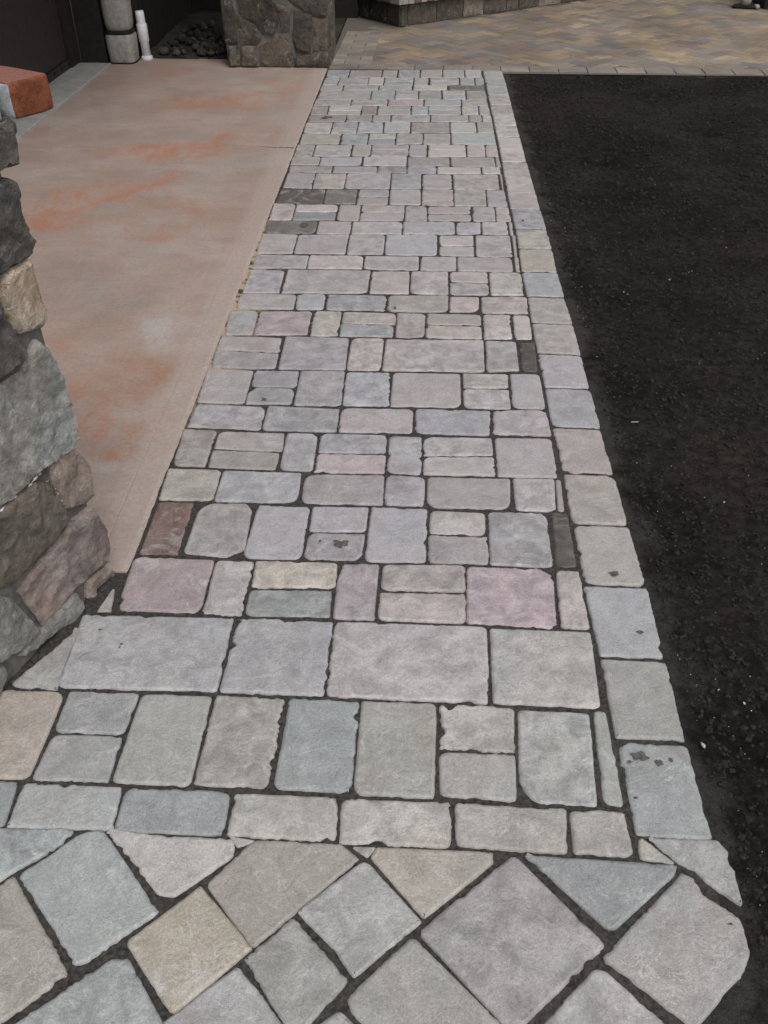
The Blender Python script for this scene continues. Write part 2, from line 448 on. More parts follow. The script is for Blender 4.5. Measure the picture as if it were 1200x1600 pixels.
PALETTE = {
    'g': (170, 168, 165), 'w': (176, 172, 166), 'p': (174, 167, 167), 'P': (172, 158, 160),
    'l': (168, 165, 168), 'b': (164, 166, 166), 'B': (154, 157, 157), 't': (176, 169, 161),
    'n': (164, 158, 154), 'd': (90, 84, 79), 'D': (146, 141, 138), 'E': (118, 113, 109), 'r': (122, 101, 94),
    'y': (179, 170, 156),
}
PAVERS = [
('B',[(-0.9032,1.057),(-0.7871,1.055),(-0.7772,0.9529),(-0.8831,0.9521)]),
('b',[(-0.7731,1.053),(-0.5723,1.052),(-0.5668,0.9561),(-0.771,0.953)]),
('b',[(-0.5649,1.052),(-0.353,1.05),(-0.3503,0.9524),(-0.5616,0.9535)]),
('w',[(-0.3434,1.047),(-0.1366,1.046),(-0.1334,0.9496),(-0.3416,0.9526)]),
('w',[(-0.1276,1.044),(0.089,1.044),(0.0868,0.9453),(-0.1254,0.9455)]),
('w',[(0.0978,1.043),(0.3146,1.04),(0.3068,0.942),(0.0955,0.949)]),
('w',[(0.3223,1.038),(0.4293,1.038),(0.431,0.9416),(0.3183,0.9431)]),
('t',[(-0.9551,1.29),(-0.7665,1.291),(-0.7677,1.062),(-0.9162,1.061)]),
('b',[(-0.758,1.295),(-0.5998,1.295),(-0.6054,1.182),(-0.7557,1.182)]),
('g',[(-0.7561,1.175),(-0.6067,1.177),(-0.6044,1.062),(-0.7608,1.063)]),
('g',[(-0.5937,1.293),(-0.4369,1.293),(-0.437,1.06),(-0.5974,1.062)]),
('n',[(-0.427,1.296),(-0.276,1.292),(-0.2787,1.062),(-0.4308,1.063)]),
('b',[(-0.2626,1.293),(-0.1089,1.291),(-0.1123,1.059),(-0.2681,1.061)]),
('w',[(-0.1039,1.292),(0.0614,1.293),(0.0551,1.052),(-0.1052,1.054)]),
('w',[(0.0702,1.292),(0.2303,1.285),(0.2222,1.17),(0.0675,1.174)]),
('g',[(0.0655,1.165),(0.2244,1.164),(0.2187,1.052),(0.0679,1.059)]),
('g',[(0.2386,1.282),(0.3925,1.28),(0.378,1.046),(0.2577,1.049),(0.228,1.089)]),
('g',[(0.403,1.286),(0.4292,1.286),(0.4295,1.048),(0.3916,1.057)]),
('l',[(-0.8018,1.533),(-0.4316,1.536),(-0.4289,1.307),(-0.7891,1.303)]),
('l',[(-0.4193,1.538),(-0.1881,1.536),(-0.1901,1.304),(-0.423,1.306)]),
('p',[(-0.1815,1.536),(0.1826,1.533),(0.1764,1.298),(-0.1847,1.303)]),
('g',[(0.1902,1.528),(0.4307,1.527),(0.4205,1.294),(0.186,1.3)]),
('P',[(-0.7302,1.748),(-0.5183,1.746),(-0.5183,1.548),(-0.7244,1.554)]),
('g',[(-0.5133,1.746),(-0.4134,1.745),(-0.4147,1.546),(-0.5113,1.548)]),
('t',[(-0.4095,1.748),(-0.1955,1.748),(-0.1915,1.653),(-0.4043,1.648)]),
('B',[(-0.4077,1.639),(-0.2009,1.644),(-0.1978,1.548),(-0.4063,1.548)]),
('p',[(-0.1786,1.746),(-0.0869,1.747),(-0.0898,1.544),(-0.1897,1.546),(-0.1896,1.677)]),
('w',[(-0.0752,1.747),(0.1379,1.753),(0.135,1.653),(-0.0793,1.651)]),
('w',[(-0.0802,1.642),(0.1346,1.644),(0.1317,1.543),(-0.0806,1.545)]),
('P',[(0.1427,1.749),(0.3328,1.747),(0.3616,1.724),(0.3508,1.534),(0.1348,1.544)]),
('w',[(0.3717,1.743),(0.4305,1.742),(0.4297,1.534),(0.3604,1.539)]),
('r',[(-0.7256,1.988),(-0.6234,1.989),(-0.621,1.765),(-0.7214,1.764)]),
('g',[(-0.604,1.958),(-0.5738,1.989),(-0.4701,1.99),(-0.4541,1.959),(-0.4466,1.794),(-0.4903,1.761),(-0.6081,1.771)]),
('l',[(-0.4402,1.986),(-0.2938,1.981),(-0.2929,1.761),(-0.447,1.757)]),
('b',[(-0.2838,1.985),(-0.1282,1.988),(-0.1288,1.879),(-0.2833,1.875)]),
('b',[(-0.2829,1.87),(-0.1308,1.871),(-0.1344,1.762),(-0.2852,1.761)]),
('l',[(-0.1193,1.988),(0.0366,1.987),(0.035,1.761),(-0.1246,1.759)]),
('w',[(0.0463,1.982),(0.1993,1.975),(0.1951,1.878),(0.044,1.88)]),
('p',[(0.0417,1.871),(0.2033,1.869),(0.198,1.76),(0.0408,1.761)]),
('l',[(0.2088,1.981),(0.3603,1.981),(0.369,1.962),(0.365,1.756),(0.2029,1.759)]),
('d',[(0.3865,1.99),(0.4306,1.987),(0.4284,1.76),(0.3714,1.756)]),
('t',[(-0.735,2.152),(-0.5755,2.15),(-0.5725,1.999),(-0.7278,1.999)]),
('l',[(-0.5681,2.147),(-0.3357,2.146),(-0.3311,2.002),(-0.568,1.997)]),
('p',[(-0.3246,2.14),(-0.0899,2.145),(-0.0883,2.001),(-0.3182,1.999)]),
('l',[(-0.0827,2.145),(0.0305,2.14),(0.0298,2),(-0.0826,2.003)]),
('p',[(0.0379,2.142),(0.2804,2.142),(0.2702,1.994),(0.0371,1.997)]),
('p',[(0.2882,2.146),(0.41,2.147),(0.3982,2.003),(0.379,1.991),(0.2863,1.993)]),
('w',[(0.4134,2.143),(0.4284,2.143),(0.422,1.994),(0.4041,1.994)]),
('w',[(-0.7365,2.367),(-0.6296,2.361),(-0.628,2.164),(-0.7242,2.169)]),
('p',[(-0.6222,2.36),(-0.4117,2.356),(-0.4075,2.256),(-0.6185,2.264)]),
('n',[(-0.621,2.255),(-0.4132,2.249),(-0.4166,2.16),(-0.6187,2.164)]),
('l',[(-0.4046,2.356),(-0.3075,2.356),(-0.3044,2.155),(-0.4023,2.159)]),
('l',[(-0.2984,2.358),(-0.0907,2.359),(-0.0907,2.259),(-0.296,2.255)]),
('P',[(-0.2988,2.246),(-0.0892,2.249),(-0.0891,2.154),(-0.2986,2.152)]),
('l',[(-0.0826,2.355),(0.019,2.353),(0.0177,2.154),(-0.0815,2.156)]),
('p',[(0.0269,2.355),(0.2386,2.356),(0.2367,2.259),(0.0261,2.253)]),
('g',[(0.0261,2.244),(0.2389,2.252),(0.2368,2.155),(0.0253,2.153)]),
('p',[(0.2483,2.358),(0.4229,2.36),(0.4204,2.155),(0.2446,2.153)]),
('l',[(-0.725,2.519),(-0.4956,2.51),(-0.4922,2.372),(-0.7275,2.381)]),
('l',[(-0.4877,2.517),(-0.2515,2.508),(-0.25,2.371),(-0.4872,2.372)]),
('p',[(-0.2457,2.514),(-0.0101,2.516),(-0.0124,2.372),(-0.2437,2.371)]),
('l',[(-0.001,2.516),(0.2412,2.516),(0.232,2.371),(-0.0011,2.374)]),
('p',[(0.25,2.521),(0.4047,2.528),(0.4253,2.505),(0.4244,2.377),(0.2465,2.38)]),
('p',[(-0.7355,2.755),(-0.5732,2.745),(-0.5701,2.529),(-0.7275,2.531)]),
('l',[(-0.5666,2.748),(-0.4145,2.752),(-0.4108,2.642),(-0.5647,2.639)]),
('l',[(-0.5436,2.632),(-0.4145,2.628),(-0.413,2.529),(-0.5636,2.527),(-0.5678,2.592)]),
('l',[(-0.4067,2.755),(-0.2543,2.759),(-0.2484,2.527),(-0.4048,2.527)]),
('l',[(-0.2471,2.75),(-0.0963,2.754),(-0.0915,2.535),(-0.2436,2.529)]),
('p',[(-0.0834,2.755),(0.1484,2.755),(0.1465,2.532),(-0.0866,2.533)]),
('w',[(0.1591,2.757),(0.3138,2.757),(0.3118,2.664),(0.1576,2.661)]),
('g',[(0.1575,2.653),(0.3112,2.655),(0.3101,2.532),(0.1556,2.534)]),
('g',[(0.3228,2.764),(0.4248,2.765),(0.4226,2.537),(0.3161,2.536)]),
('w',[(-0.732,3.001),(-0.5077,2.996),(-0.5017,2.885),(-0.7331,2.897)]),
('g',[(-0.7363,2.889),(-0.5025,2.876),(-0.498,2.763),(-0.7224,2.768)]),
('l',[(-0.4931,3.007),(-0.2577,3.005),(-0.2529,2.768),(-0.4878,2.763)]),
('w',[(-0.2463,3.007),(-0.1273,3.008),(-0.1294,2.771),(-0.2482,2.768)]),
('p',[(-0.1184,3),(0.2406,3.009),(0.2344,2.775),(-0.1235,2.769)]),
('g',[(0.2498,3.006),(0.3599,3.001),(0.3557,2.79),(0.2436,2.777)]),
('d',[(0.3739,3.004),(0.4306,3.005),(0.4206,2.785),(0.3657,2.783)]),
('g',[(-0.7368,3.219),(-0.6281,3.218),(-0.6213,3.02),(-0.7229,3.015)]),
('P',[(-0.6184,3.216),(-0.4174,3.223),(-0.416,3.027),(-0.6145,3.018)]),
('w',[(-0.4045,3.226),(-0.3012,3.225),(-0.3017,3.022),(-0.4048,3.02)]),
('w',[(-0.2937,3.226),(-0.0885,3.222),(-0.0897,3.124),(-0.2938,3.129)]),
('l',[(-0.2958,3.12),(-0.0947,3.115),(-0.0958,3.022),(-0.2929,3.02)]),
('g',[(-0.084,3.225),(0.0251,3.222),(0.0218,3.022),(-0.086,3.022)]),
('w',[(0.0339,3.222),(0.241,3.224),(0.239,3.133),(0.0313,3.129)]),
('w',[(0.0287,3.12),(0.2385,3.124),(0.2375,3.022),(0.029,3.022)]),
('w',[(0.2505,3.224),(0.354,3.223),(0.3479,3.025),(0.2455,3.022)]),
('w',[(0.3643,3.224),(0.4258,3.225),(0.4238,3.026),(0.3594,3.025)]),
('g',[(-0.7223,3.37),(-0.4972,3.374),(-0.493,3.239),(-0.7207,3.237)]),
('l',[(-0.49,3.377),(-0.379,3.38),(-0.3749,3.241),(-0.4855,3.239)]),
('l',[(-0.3683,3.377),(-0.133,3.381),(-0.1355,3.241),(-0.3646,3.241)]),
('n',[(-0.1235,3.381),(0.1159,3.388),(0.1138,3.241),(-0.1219,3.239)]),
('w',[(0.1234,3.378),(0.239,3.377),(0.2347,3.272),(0.2086,3.242),(0.1213,3.244)]),
('w',[(0.249,3.38),(0.4318,3.388),(0.4247,3.239),(0.2458,3.238)]),
('l',[(-0.722,3.614),(-0.5744,3.615),(-0.5702,3.387),(-0.7175,3.386)]),
('p',[(-0.5611,3.618),(-0.2107,3.624),(-0.2127,3.4),(-0.5595,3.387)]),
('w',[(-0.2016,3.621),(-0.0438,3.621),(-0.0444,3.401),(-0.2025,3.397)]),
('p',[(-0.0358,3.622),(0.1184,3.625),(0.1168,3.4),(-0.0366,3.404)]),
('w',[(0.1285,3.626),(0.2852,3.629),(0.2826,3.522),(0.1277,3.522)]),
('g',[(0.1261,3.513),(0.2835,3.513),(0.2808,3.402),(0.1252,3.398)]),
('w',[(0.293,3.627),(0.4278,3.63),(0.4208,3.406),(0.2886,3.402)]),
('g',[(-0.7204,3.778),(-0.4897,3.774),(-0.487,3.636),(-0.7236,3.633)]),
('w',[(-0.4832,3.777),(-0.2502,3.779),(-0.2476,3.639),(-0.4816,3.636)]),
('g',[(-0.2424,3.779),(-0.0071,3.785),(-0.0063,3.641),(-0.2411,3.636)]),
('p',[(0.0047,3.785),(0.1563,3.785),(0.1534,3.639),(0.0013,3.641)]),
('p',[(0.1625,3.785),(0.3977,3.788),(0.3965,3.639),(0.1609,3.639)]),
('w',[(0.4105,3.788),(0.4289,3.788),(0.4229,3.639),(0.4078,3.639)]),
('g',[(-0.7308,4.016),(-0.5678,4.018),(-0.5667,3.798),(-0.7237,3.794)]),
('p',[(-0.5624,4.018),(-0.3322,4.025),(-0.3329,3.803),(-0.5601,3.798)]),
('g',[(-0.3257,4.029),(-0.1643,4.031),(-0.1653,3.801),(-0.3245,3.797)]),
('b',[(-0.1574,4.028),(0.074,4.035),(0.0721,3.797),(-0.157,3.795)]),
('w',[(0.0857,4.032),(0.2401,4.037),(0.2381,3.916),(0.0854,3.913)]),
('g',[(0.0853,3.905),(0.2378,3.907),(0.236,3.8),(0.0836,3.797)]),
('g',[(0.2512,4.041),(0.4081,4.046),(0.4041,3.801),(0.2453,3.797)]),
('w',[(0.4186,4.043),(0.4333,4.044),(0.4243,3.801),(0.4132,3.801)]),
('E',[(-0.7318,4.186),(-0.4937,4.19),(-0.4892,4.034),(-0.7242,4.03)]),
('p',[(-0.4854,4.191),(-0.3323,4.192),(-0.3286,4.036),(-0.4825,4.034)]),
('g',[(-0.324,4.192),(-0.089,4.2),(-0.0899,4.044),(-0.3218,4.036)]),
('b',[(-0.083,4.203),(0.1591,4.207),(0.1563,4.052),(-0.0839,4.044)]),
('g',[(0.1681,4.208),(0.2802,4.208),(0.2773,4.056),(0.1652,4.052)]),
('p',[(0.2884,4.208),(0.4052,4.212),(0.4035,4.06),(0.2841,4.056)]),
('p',[(0.4137,4.208),(0.4299,4.209),(0.425,4.054),(0.4119,4.057)]),
('w',[(-0.7341,4.42),(-0.6246,4.415),(-0.6202,4.201),(-0.725,4.201)]),
('w',[(-0.6181,4.415),(-0.4136,4.415),(-0.4117,4.317),(-0.6157,4.313)]),
('B',[(-0.6166,4.304),(-0.4152,4.308),(-0.413,4.207),(-0.6151,4.201)]),
('n',[(-0.4041,4.415),(-0.3012,4.413),(-0.2983,4.207),(-0.4037,4.207)]),
('w',[(-0.2935,4.417),(-0.0845,4.416),(-0.0835,4.322),(-0.2936,4.317)]),
('p',[(-0.2947,4.309),(-0.0847,4.313),(-0.085,4.214),(-0.2932,4.208)]),
('n',[(-0.0778,4.417),(0.0255,4.415),(0.0245,4.217),(-0.0771,4.214)]),
('w',[(0.0322,4.415),(0.2413,4.415),(0.2399,4.323),(0.0323,4.318)]),
('w',[(0.0323,4.309),(0.2384,4.314),(0.2385,4.224),(0.0311,4.218)]),
('g',[(0.2511,4.415),(0.3571,4.416),(0.3527,4.227),(0.2482,4.224)]),
('w',[(0.3633,4.417),(0.4267,4.421),(0.4264,4.33),(0.3609,4.319)]),
('w',[(0.3607,4.31),(0.4289,4.322),(0.4256,4.226),(0.3586,4.224)]),
('d',[(-0.7247,4.641),(-0.4971,4.641),(-0.4932,4.432),(-0.7271,4.435)]),
('E',[(-0.491,4.641),(-0.3326,4.645),(-0.3308,4.431),(-0.4873,4.432)]),
('g',[(-0.3213,4.646),(-0.1696,4.65),(-0.1695,4.546),(-0.3214,4.539)]),
('p',[(-0.3223,4.53),(-0.1705,4.537),(-0.1702,4.43),(-0.3222,4.427)]),
('p',[(-0.1613,4.65),(-0.0073,4.655),(-0.0063,4.432),(-0.1595,4.433)]),
('w',[(0.0016,4.655),(0.1573,4.66),(0.1582,4.593),(0.0018,4.586)]),
('w',[(0.0019,4.577),(0.1581,4.584),(0.1575,4.503),(0.0008,4.501)]),
('n',[(0.0008,4.492),(0.1574,4.494),(0.1582,4.428),(0.0011,4.429)]),
('w',[(0.1651,4.656),(0.3243,4.661),(0.3198,4.43),(0.1632,4.428)]),
('g',[(0.3308,4.661),(0.4226,4.664),(0.4242,4.432),(0.3262,4.43)]),
('g',[(-0.7228,4.894),(-0.5757,4.894),(-0.573,4.657),(-0.722,4.66)]),
('w',[(-0.5703,4.894),(-0.408,4.898),(-0.4062,4.659),(-0.5664,4.657)]),
('p',[(-0.4013,4.898),(-0.1692,4.908),(-0.1696,4.665),(-0.4009,4.659)]),
('b',[(-0.1635,4.905),(-0.0074,4.909),(-0.0078,4.67),(-0.1615,4.666)]),
('g',[(0.0029,4.905),(0.1538,4.909),(0.1522,4.675),(0.0023,4.67)]),
('w',[(0.1659,4.91),(0.4038,4.916),(0.3983,4.678),(0.1641,4.671)]),
('n',[(0.4136,4.916),(0.4251,4.916),(0.4206,4.679),(0.4119,4.679)]),
('g',[(-0.7274,5.016),(-0.4923,5.018),(-0.4933,4.915),(-0.7186,4.91)]),
('p',[(-0.4849,5.022),(-0.2474,5.024),(-0.2482,4.918),(-0.4843,4.916)]),
('D',[(-0.242,5.024),(-0.088,5.028),(-0.0872,4.922),(-0.2416,4.918)]),
('b',[(-0.081,5.028),(0.0746,5.028),(0.0732,4.923),(-0.0801,4.919)]),
('w',[(0.0816,5.028),(0.3153,5.029),(0.3137,4.925),(0.0801,4.923)]),
('w',[(0.3249,5.034),(0.4219,5.036),(0.4189,4.928),(0.3218,4.925)]),
('t',[(-0.7329,5.174),(-0.576,5.176),(-0.5741,5.036),(-0.7302,5.032)]),
('b',[(-0.5696,5.18),(-0.3406,5.189),(-0.3417,5.045),(-0.5686,5.036)]),
('p',[(-0.3301,5.194),(-0.0903,5.203),(-0.0916,5.043),(-0.3282,5.042)]),
('n',[(-0.0818,5.199),(0.1476,5.204),(0.1468,5.045),(-0.0819,5.04)]),
('n',[(0.1584,5.209),(0.4011,5.218),(0.3979,5.051),(0.1574,5.045)]),
('n',[(0.4076,5.215),(0.4248,5.215),(0.4295,5.048),(0.4044,5.047)]),
('n',[(-0.7313,5.405),(-0.6294,5.409),(-0.6241,5.191),(-0.7286,5.19)]),
('p',[(-0.6229,5.409),(-0.4136,5.413),(-0.4143,5.32),(-0.6207,5.305)]),
('g',[(-0.6202,5.296),(-0.4137,5.311),(-0.4126,5.203),(-0.6193,5.195)]),
('n',[(-0.4048,5.418),(-0.3015,5.422),(-0.3002,5.207),(-0.4023,5.203)]),
('g',[(-0.2949,5.422),(-0.0839,5.431),(-0.0846,5.334),(-0.2946,5.331)]),
('p',[(-0.2944,5.322),(-0.0844,5.325),(-0.0837,5.215),(-0.2949,5.207)]),
('b',[(-0.0783,5.431),(0.0186,5.435),(0.019,5.215),(-0.078,5.212)]),
('w',[(0.0313,5.435),(0.2456,5.444),(0.2448,5.348),(0.0314,5.339)]),
('w',[(0.0301,5.33),(0.2432,5.339),(0.2422,5.224),(0.0303,5.216)]),
('w',[(0.2542,5.444),(0.3548,5.448),(0.3527,5.232),(0.252,5.228)]),
('w',[(0.3614,5.448),(0.4278,5.451),(0.4262,5.231),(0.3581,5.232)]),
('w',[(-0.728,5.63),(-0.4936,5.633),(-0.4929,5.434),(-0.7231,5.421)]),
('B',[(-0.486,5.638),(-0.3318,5.641),(-0.3307,5.433),(-0.4843,5.427)]),
('w',[(-0.3226,5.65),(-0.1662,5.657),(-0.1665,5.558),(-0.322,5.545)]),
('b',[(-0.323,5.536),(-0.1675,5.549),(-0.1676,5.44),(-0.3223,5.434)]),
('w',[(-0.1587,5.658),(-0.0045,5.669),(-0.0052,5.454),(-0.1602,5.444)]),
('n',[(0.0015,5.666),(0.1607,5.674),(0.1584,5.453),(0.0008,5.45)]),
('b',[(0.1684,5.674),(0.4256,5.687),(0.4247,5.463),(0.1659,5.453)]),
('p',[(-0.7333,5.873),(-0.5686,5.88),(-0.5674,5.646),(-0.7241,5.639)]),
('p',[(-0.5615,5.885),(-0.4096,5.891),(-0.4085,5.77),(-0.5609,5.764)]),
('w',[(-0.5605,5.755),(-0.4083,5.761),(-0.4084,5.654),(-0.56,5.647)]),
('l',[(-0.4027,5.892),(-0.2502,5.899),(-0.2487,5.67),(-0.4019,5.658)]),
('g',[(-0.2427,5.903),(-0.0845,5.911),(-0.0844,5.678),(-0.241,5.67)]),
('n',[(-0.074,5.911),(0.1579,5.918),(0.1569,5.686),(-0.0751,5.678)]),
('w',[(0.166,5.922),(0.3211,5.925),(0.3197,5.694),(0.1648,5.686)]),
('w',[(0.3318,5.93),(0.4273,5.934),(0.4256,5.696),(0.3287,5.691)]),
('D',[(-0.7283,6.04),(-0.4959,6.05),(-0.4953,5.905),(-0.726,5.894)]),
('n',[(-0.4899,6.05),(-0.3313,6.057),(-0.3304,5.912),(-0.4893,5.905)]),
('w',[(-0.3232,6.057),(-0.2137,6.062),(-0.2134,5.918),(-0.3223,5.913)]),
('p',[(-0.2045,6.066),(0.0377,6.077),(0.0367,5.929),(-0.203,5.918)]),
('g',[(0.0459,6.074),(0.2797,6.084),(0.2795,5.936),(0.0447,5.926)]),
('n',[(0.2865,6.084),(0.3636,6.087),(0.3619,5.944),(0.2853,5.941)]),
('w',[(0.3717,6.088),(0.4269,6.09),(0.4273,5.943),(0.37,5.944)]),
('D',[(-0.7322,6.269),(-0.6286,6.269),(-0.6247,6.058),(-0.7274,6.057)]),
('w',[(-0.6216,6.273),(-0.4114,6.281),(-0.4107,6.168),(-0.619,6.159)]),
('w',[(-0.6197,6.15),(-0.4116,6.159),(-0.4111,6.067),(-0.6186,6.058)]),
('D',[(-0.4057,6.277),(-0.3084,6.281),(-0.3071,6.075),(-0.4048,6.071)]),
('w',[(-0.2978,6.285),(-0.0858,6.29),(-0.0865,6.197),(-0.2978,6.188)]),
('p',[(-0.2976,6.179),(-0.0875,6.188),(-0.0871,6.085),(-0.2975,6.075)]),
('b',[(-0.0795,6.294),(0.0244,6.298),(0.0235,6.09),(-0.0796,6.085)]),
('w',[(0.0301,6.298),(0.239,6.306),(0.2384,6.211),(0.0302,6.202)]),
('g',[(0.0302,6.193),(0.2383,6.202),(0.2377,6.099),(0.0292,6.086)]),
('w',[(0.2474,6.306),(0.3512,6.306),(0.3492,6.104),(0.2459,6.099)]),
('w',[(0.3596,6.307),(0.4213,6.309),(0.4236,6.103),(0.3575,6.104)]),
('p',[(-0.7278,6.432),(-0.4897,6.438),(-0.4895,6.292),(-0.7297,6.282)]),
('n',[(-0.4843,6.442),(-0.2467,6.452),(-0.2474,6.301),(-0.4828,6.292)]),
('P',[(-0.2382,6.453),(-0.0058,6.463),(-0.0066,6.31),(-0.2389,6.301)]),
('l',[(0.0027,6.463),(0.2436,6.474),(0.2427,6.319),(0.0019,6.31)]),
('p',[(0.2522,6.474),(0.4172,6.481),(0.4221,6.322),(0.2512,6.32)]),
('n',[(-0.7195,6.665),(-0.3686,6.684),(-0.3681,6.461),(-0.7235,6.442)]),
('b',[(-0.3604,6.688),(-0.205,6.697),(-0.2044,6.468),(-0.3597,6.461)]),
('p',[(-0.1979,6.697),(-0.0434,6.705),(-0.0442,6.601),(-0.1982,6.588)]),
('g',[(-0.198,6.579),(-0.0442,6.596),(-0.0438,6.475),(-0.1983,6.468)]),
('n',[(-0.0365,6.706),(0.1134,6.714),(0.113,6.481),(-0.0359,6.475)]),
('w',[(0.1254,6.715),(0.2797,6.723),(0.279,6.608),(0.1252,6.601)]),
('b',[(0.1252,6.592),(0.2789,6.599),(0.2782,6.488),(0.1249,6.482)]),
('n',[(0.288,6.72),(0.4191,6.726),(0.4215,6.491),(0.2864,6.485)]),
('n',[(-0.7264,6.828),(-0.5762,6.833),(-0.5757,6.687),(-0.7257,6.679)]),
('n',[(-0.5651,6.833),(-0.3251,6.841),(-0.3258,6.704),(-0.5658,6.691)]),
('g',[(-0.3162,6.841),(-0.0895,6.848),(-0.0891,6.716),(-0.3168,6.704)]),
('w',[(-0.0766,6.852),(0.1574,6.856),(0.1561,6.73),(-0.078,6.717)]),
('E',[(0.1683,6.856),(0.4213,6.861),(0.4171,6.747),(0.1679,6.734)]),
('b',[(-0.7205,7.054),(-0.6215,7.057),(-0.6208,6.845),(-0.7237,6.842)]),
('p',[(-0.6141,7.058),(-0.4086,7.066),(-0.4082,6.852),(-0.6144,6.845)]),
('w',[(-0.4026,7.066),(-0.2975,7.07),(-0.2975,6.855),(-0.4022,6.852)]),
('g',[(-0.2901,7.07),(-0.0831,7.078),(-0.0836,6.974),(-0.2894,6.966)]),
('b',[(-0.2892,6.957),(-0.0844,6.965),(-0.085,6.862),(-0.2893,6.856)]),
('w',[(-0.0749,7.078),(0.0246,7.082),(0.0247,6.869),(-0.0752,6.865)]),
('w',[(0.0366,7.083),(0.2446,7.091),(0.2442,6.988),(0.0367,6.98)]),
('p',[(0.0367,6.971),(0.2441,6.979),(0.2437,6.872),(0.0367,6.866)]),
('b',[(0.2536,7.091),(0.3548,7.095),(0.3532,6.872),(0.2526,6.869)]),
('n',[(0.3636,7.092),(0.4225,7.094),(0.4213,6.871),(0.3621,6.872)]),
('l',[(-0.7239,7.287),(-0.5632,7.294),(-0.562,7.074),(-0.7177,7.067)]),
('n',[(-0.5537,7.294),(-0.3217,7.305),(-0.3217,7.083),(-0.5526,7.074)]),
('w',[(-0.3118,7.302),(-0.2068,7.307),(-0.2074,7.087),(-0.3119,7.083)]),
('b',[(-0.1949,7.311),(-0.0405,7.318),(-0.0409,7.093),(-0.1954,7.088)]),
('n',[(-0.0311,7.318),(0.1264,7.325),(0.1261,7.1),(-0.0315,7.094)]),
('b',[(0.1325,7.325),(0.288,7.333),(0.287,7.106),(0.1321,7.1)]),
('p',[(0.2975,7.333),(0.415,7.338),(0.4149,7.111),(0.2964,7.106)]),
('g',[(0.4304,7.319),(0.5725,7.316),(0.575,7.082),(0.4305,7.088)]),
('g',[(0.4315,7.076),(0.5765,7.074),(0.5773,6.837),(0.434,6.839)]),
('w',[(0.434,6.831),(0.5761,6.828),(0.5766,6.603),(0.4355,6.608)]),
('w',[(0.4337,6.595),(0.5774,6.594),(0.5757,6.354),(0.4364,6.357)]),
('n',[(0.4351,6.346),(0.5747,6.343),(0.5754,6.099),(0.4351,6.102)]),
('w',[(0.4384,6.093),(0.5744,6.089),(0.574,5.857),(0.437,5.861)]),
('w',[(0.4379,5.852),(0.5747,5.849),(0.5756,5.619),(0.4392,5.619)]),
('w',[(0.44,5.612),(0.5758,5.607),(0.5752,5.373),(0.4409,5.377)]),
('w',[(0.4387,5.365),(0.5757,5.366),(0.5731,5.137),(0.4401,5.138)]),
('w',[(0.4396,5.13),(0.5762,5.124),(0.5782,4.876),(0.4363,4.88)]),
('w',[(0.4369,4.872),(0.5778,4.869),(0.579,4.628),(0.4366,4.63)]),
('w',[(0.435,4.622),(0.5802,4.618),(0.5799,4.393),(0.4364,4.397)]),
('b',[(0.4388,4.384),(0.5816,4.381),(0.5853,4.136),(0.4399,4.139)]),
('t',[(0.4415,4.128),(0.5845,4.126),(0.586,3.898),(0.4385,3.902)]),
('t',[(0.4368,3.889),(0.5867,3.888),(0.5787,3.641),(0.4321,3.642)]),
('b',[(0.432,3.633),(0.5813,3.63),(0.5842,3.398),(0.4332,3.398)]),
('w',[(0.4359,3.391),(0.5823,3.386),(0.5891,3.161),(0.4319,3.164)]),
('g',[(0.432,3.155),(0.5879,3.151),(0.5872,2.917),(0.4327,2.922)]),
('b',[(0.4317,2.91),(0.5873,2.907),(0.5849,2.676),(0.4353,2.677)]),
('b',[(0.4338,2.668),(0.5875,2.665),(0.5868,2.429),(0.4327,2.433)]),
('w',[(0.4349,2.422),(0.5842,2.418),(0.5876,2.179),(0.4419,2.184)]),
('t',[(0.4394,2.172),(0.5887,2.17),(0.5914,1.938),(0.4366,1.941)]),
('n',[(0.4392,1.931),(0.5896,1.928),(0.5927,1.693),(0.4381,1.695)]),
('b',[(0.4344,1.688),(0.5945,1.685),(0.5904,1.448),(0.4411,1.448)]),
('g',[(0.4404,1.44),(0.5913,1.435),(0.5854,1.214),(0.44,1.216)]),
('b',[(0.4415,1.206),(0.5874,1.203),(0.588,0.9815),(0.4425,0.9854)]),
('B',[(-0.856,0.9459),(-0.6449,0.9507),(-0.645,0.9356),(-0.7432,0.848),(-0.7956,0.8016)]),
('b',[(-0.6157,0.9491),(-0.5824,0.9505),(-0.4407,0.7975),(-0.551,0.6993),(-0.707,0.8571)]),
('w',[(-0.5689,0.9511),(-0.3317,0.942),(-0.3252,0.9118),(-0.416,0.8309),(-0.4447,0.8333)]),
('w',[(-0.3273,0.9449),(-0.29,0.9425),(-0.3167,0.9333)]),
('n',[(-0.2866,0.9439),(-0.1224,0.9415),(-0.0902,0.9151),(-0.259,0.7455),(-0.3584,0.853)]),
('w',[(-0.094,0.936),(-0.0612,0.936),(-0.0714,0.9224)]),
('y',[(-0.3721,0.845),(-0.2638,0.7409),(-0.3722,0.6295),(-0.4765,0.7419)]),
('g',[(-0.0743,0.9106),(0.0287,0.8008),(-0.0804,0.7021),(-0.1108,0.7429),(-0.185,0.8082)]),
('g',[(-0.1957,0.7925),(-0.0926,0.6921),(-0.1693,0.603),(-0.2652,0.7222)]),
('n',[(-0.0516,0.9378),(0.1634,0.9363),(0.1613,0.9192),(0.0377,0.8094),(-0.0604,0.9203)]),
('g',[(0.2052,0.9328),(0.3483,0.7711),(0.1821,0.6236),(0.0312,0.7802)]),
('B',[(0.2317,0.9339),(0.5026,0.9245),(0.4972,0.9103),(0.3722,0.8037),(0.3591,0.8055)]),
('w',[(0.4442,0.9815),(0.4542,0.9832),(0.5057,0.9337),(0.4998,0.9283),(0.4413,0.9388)]),
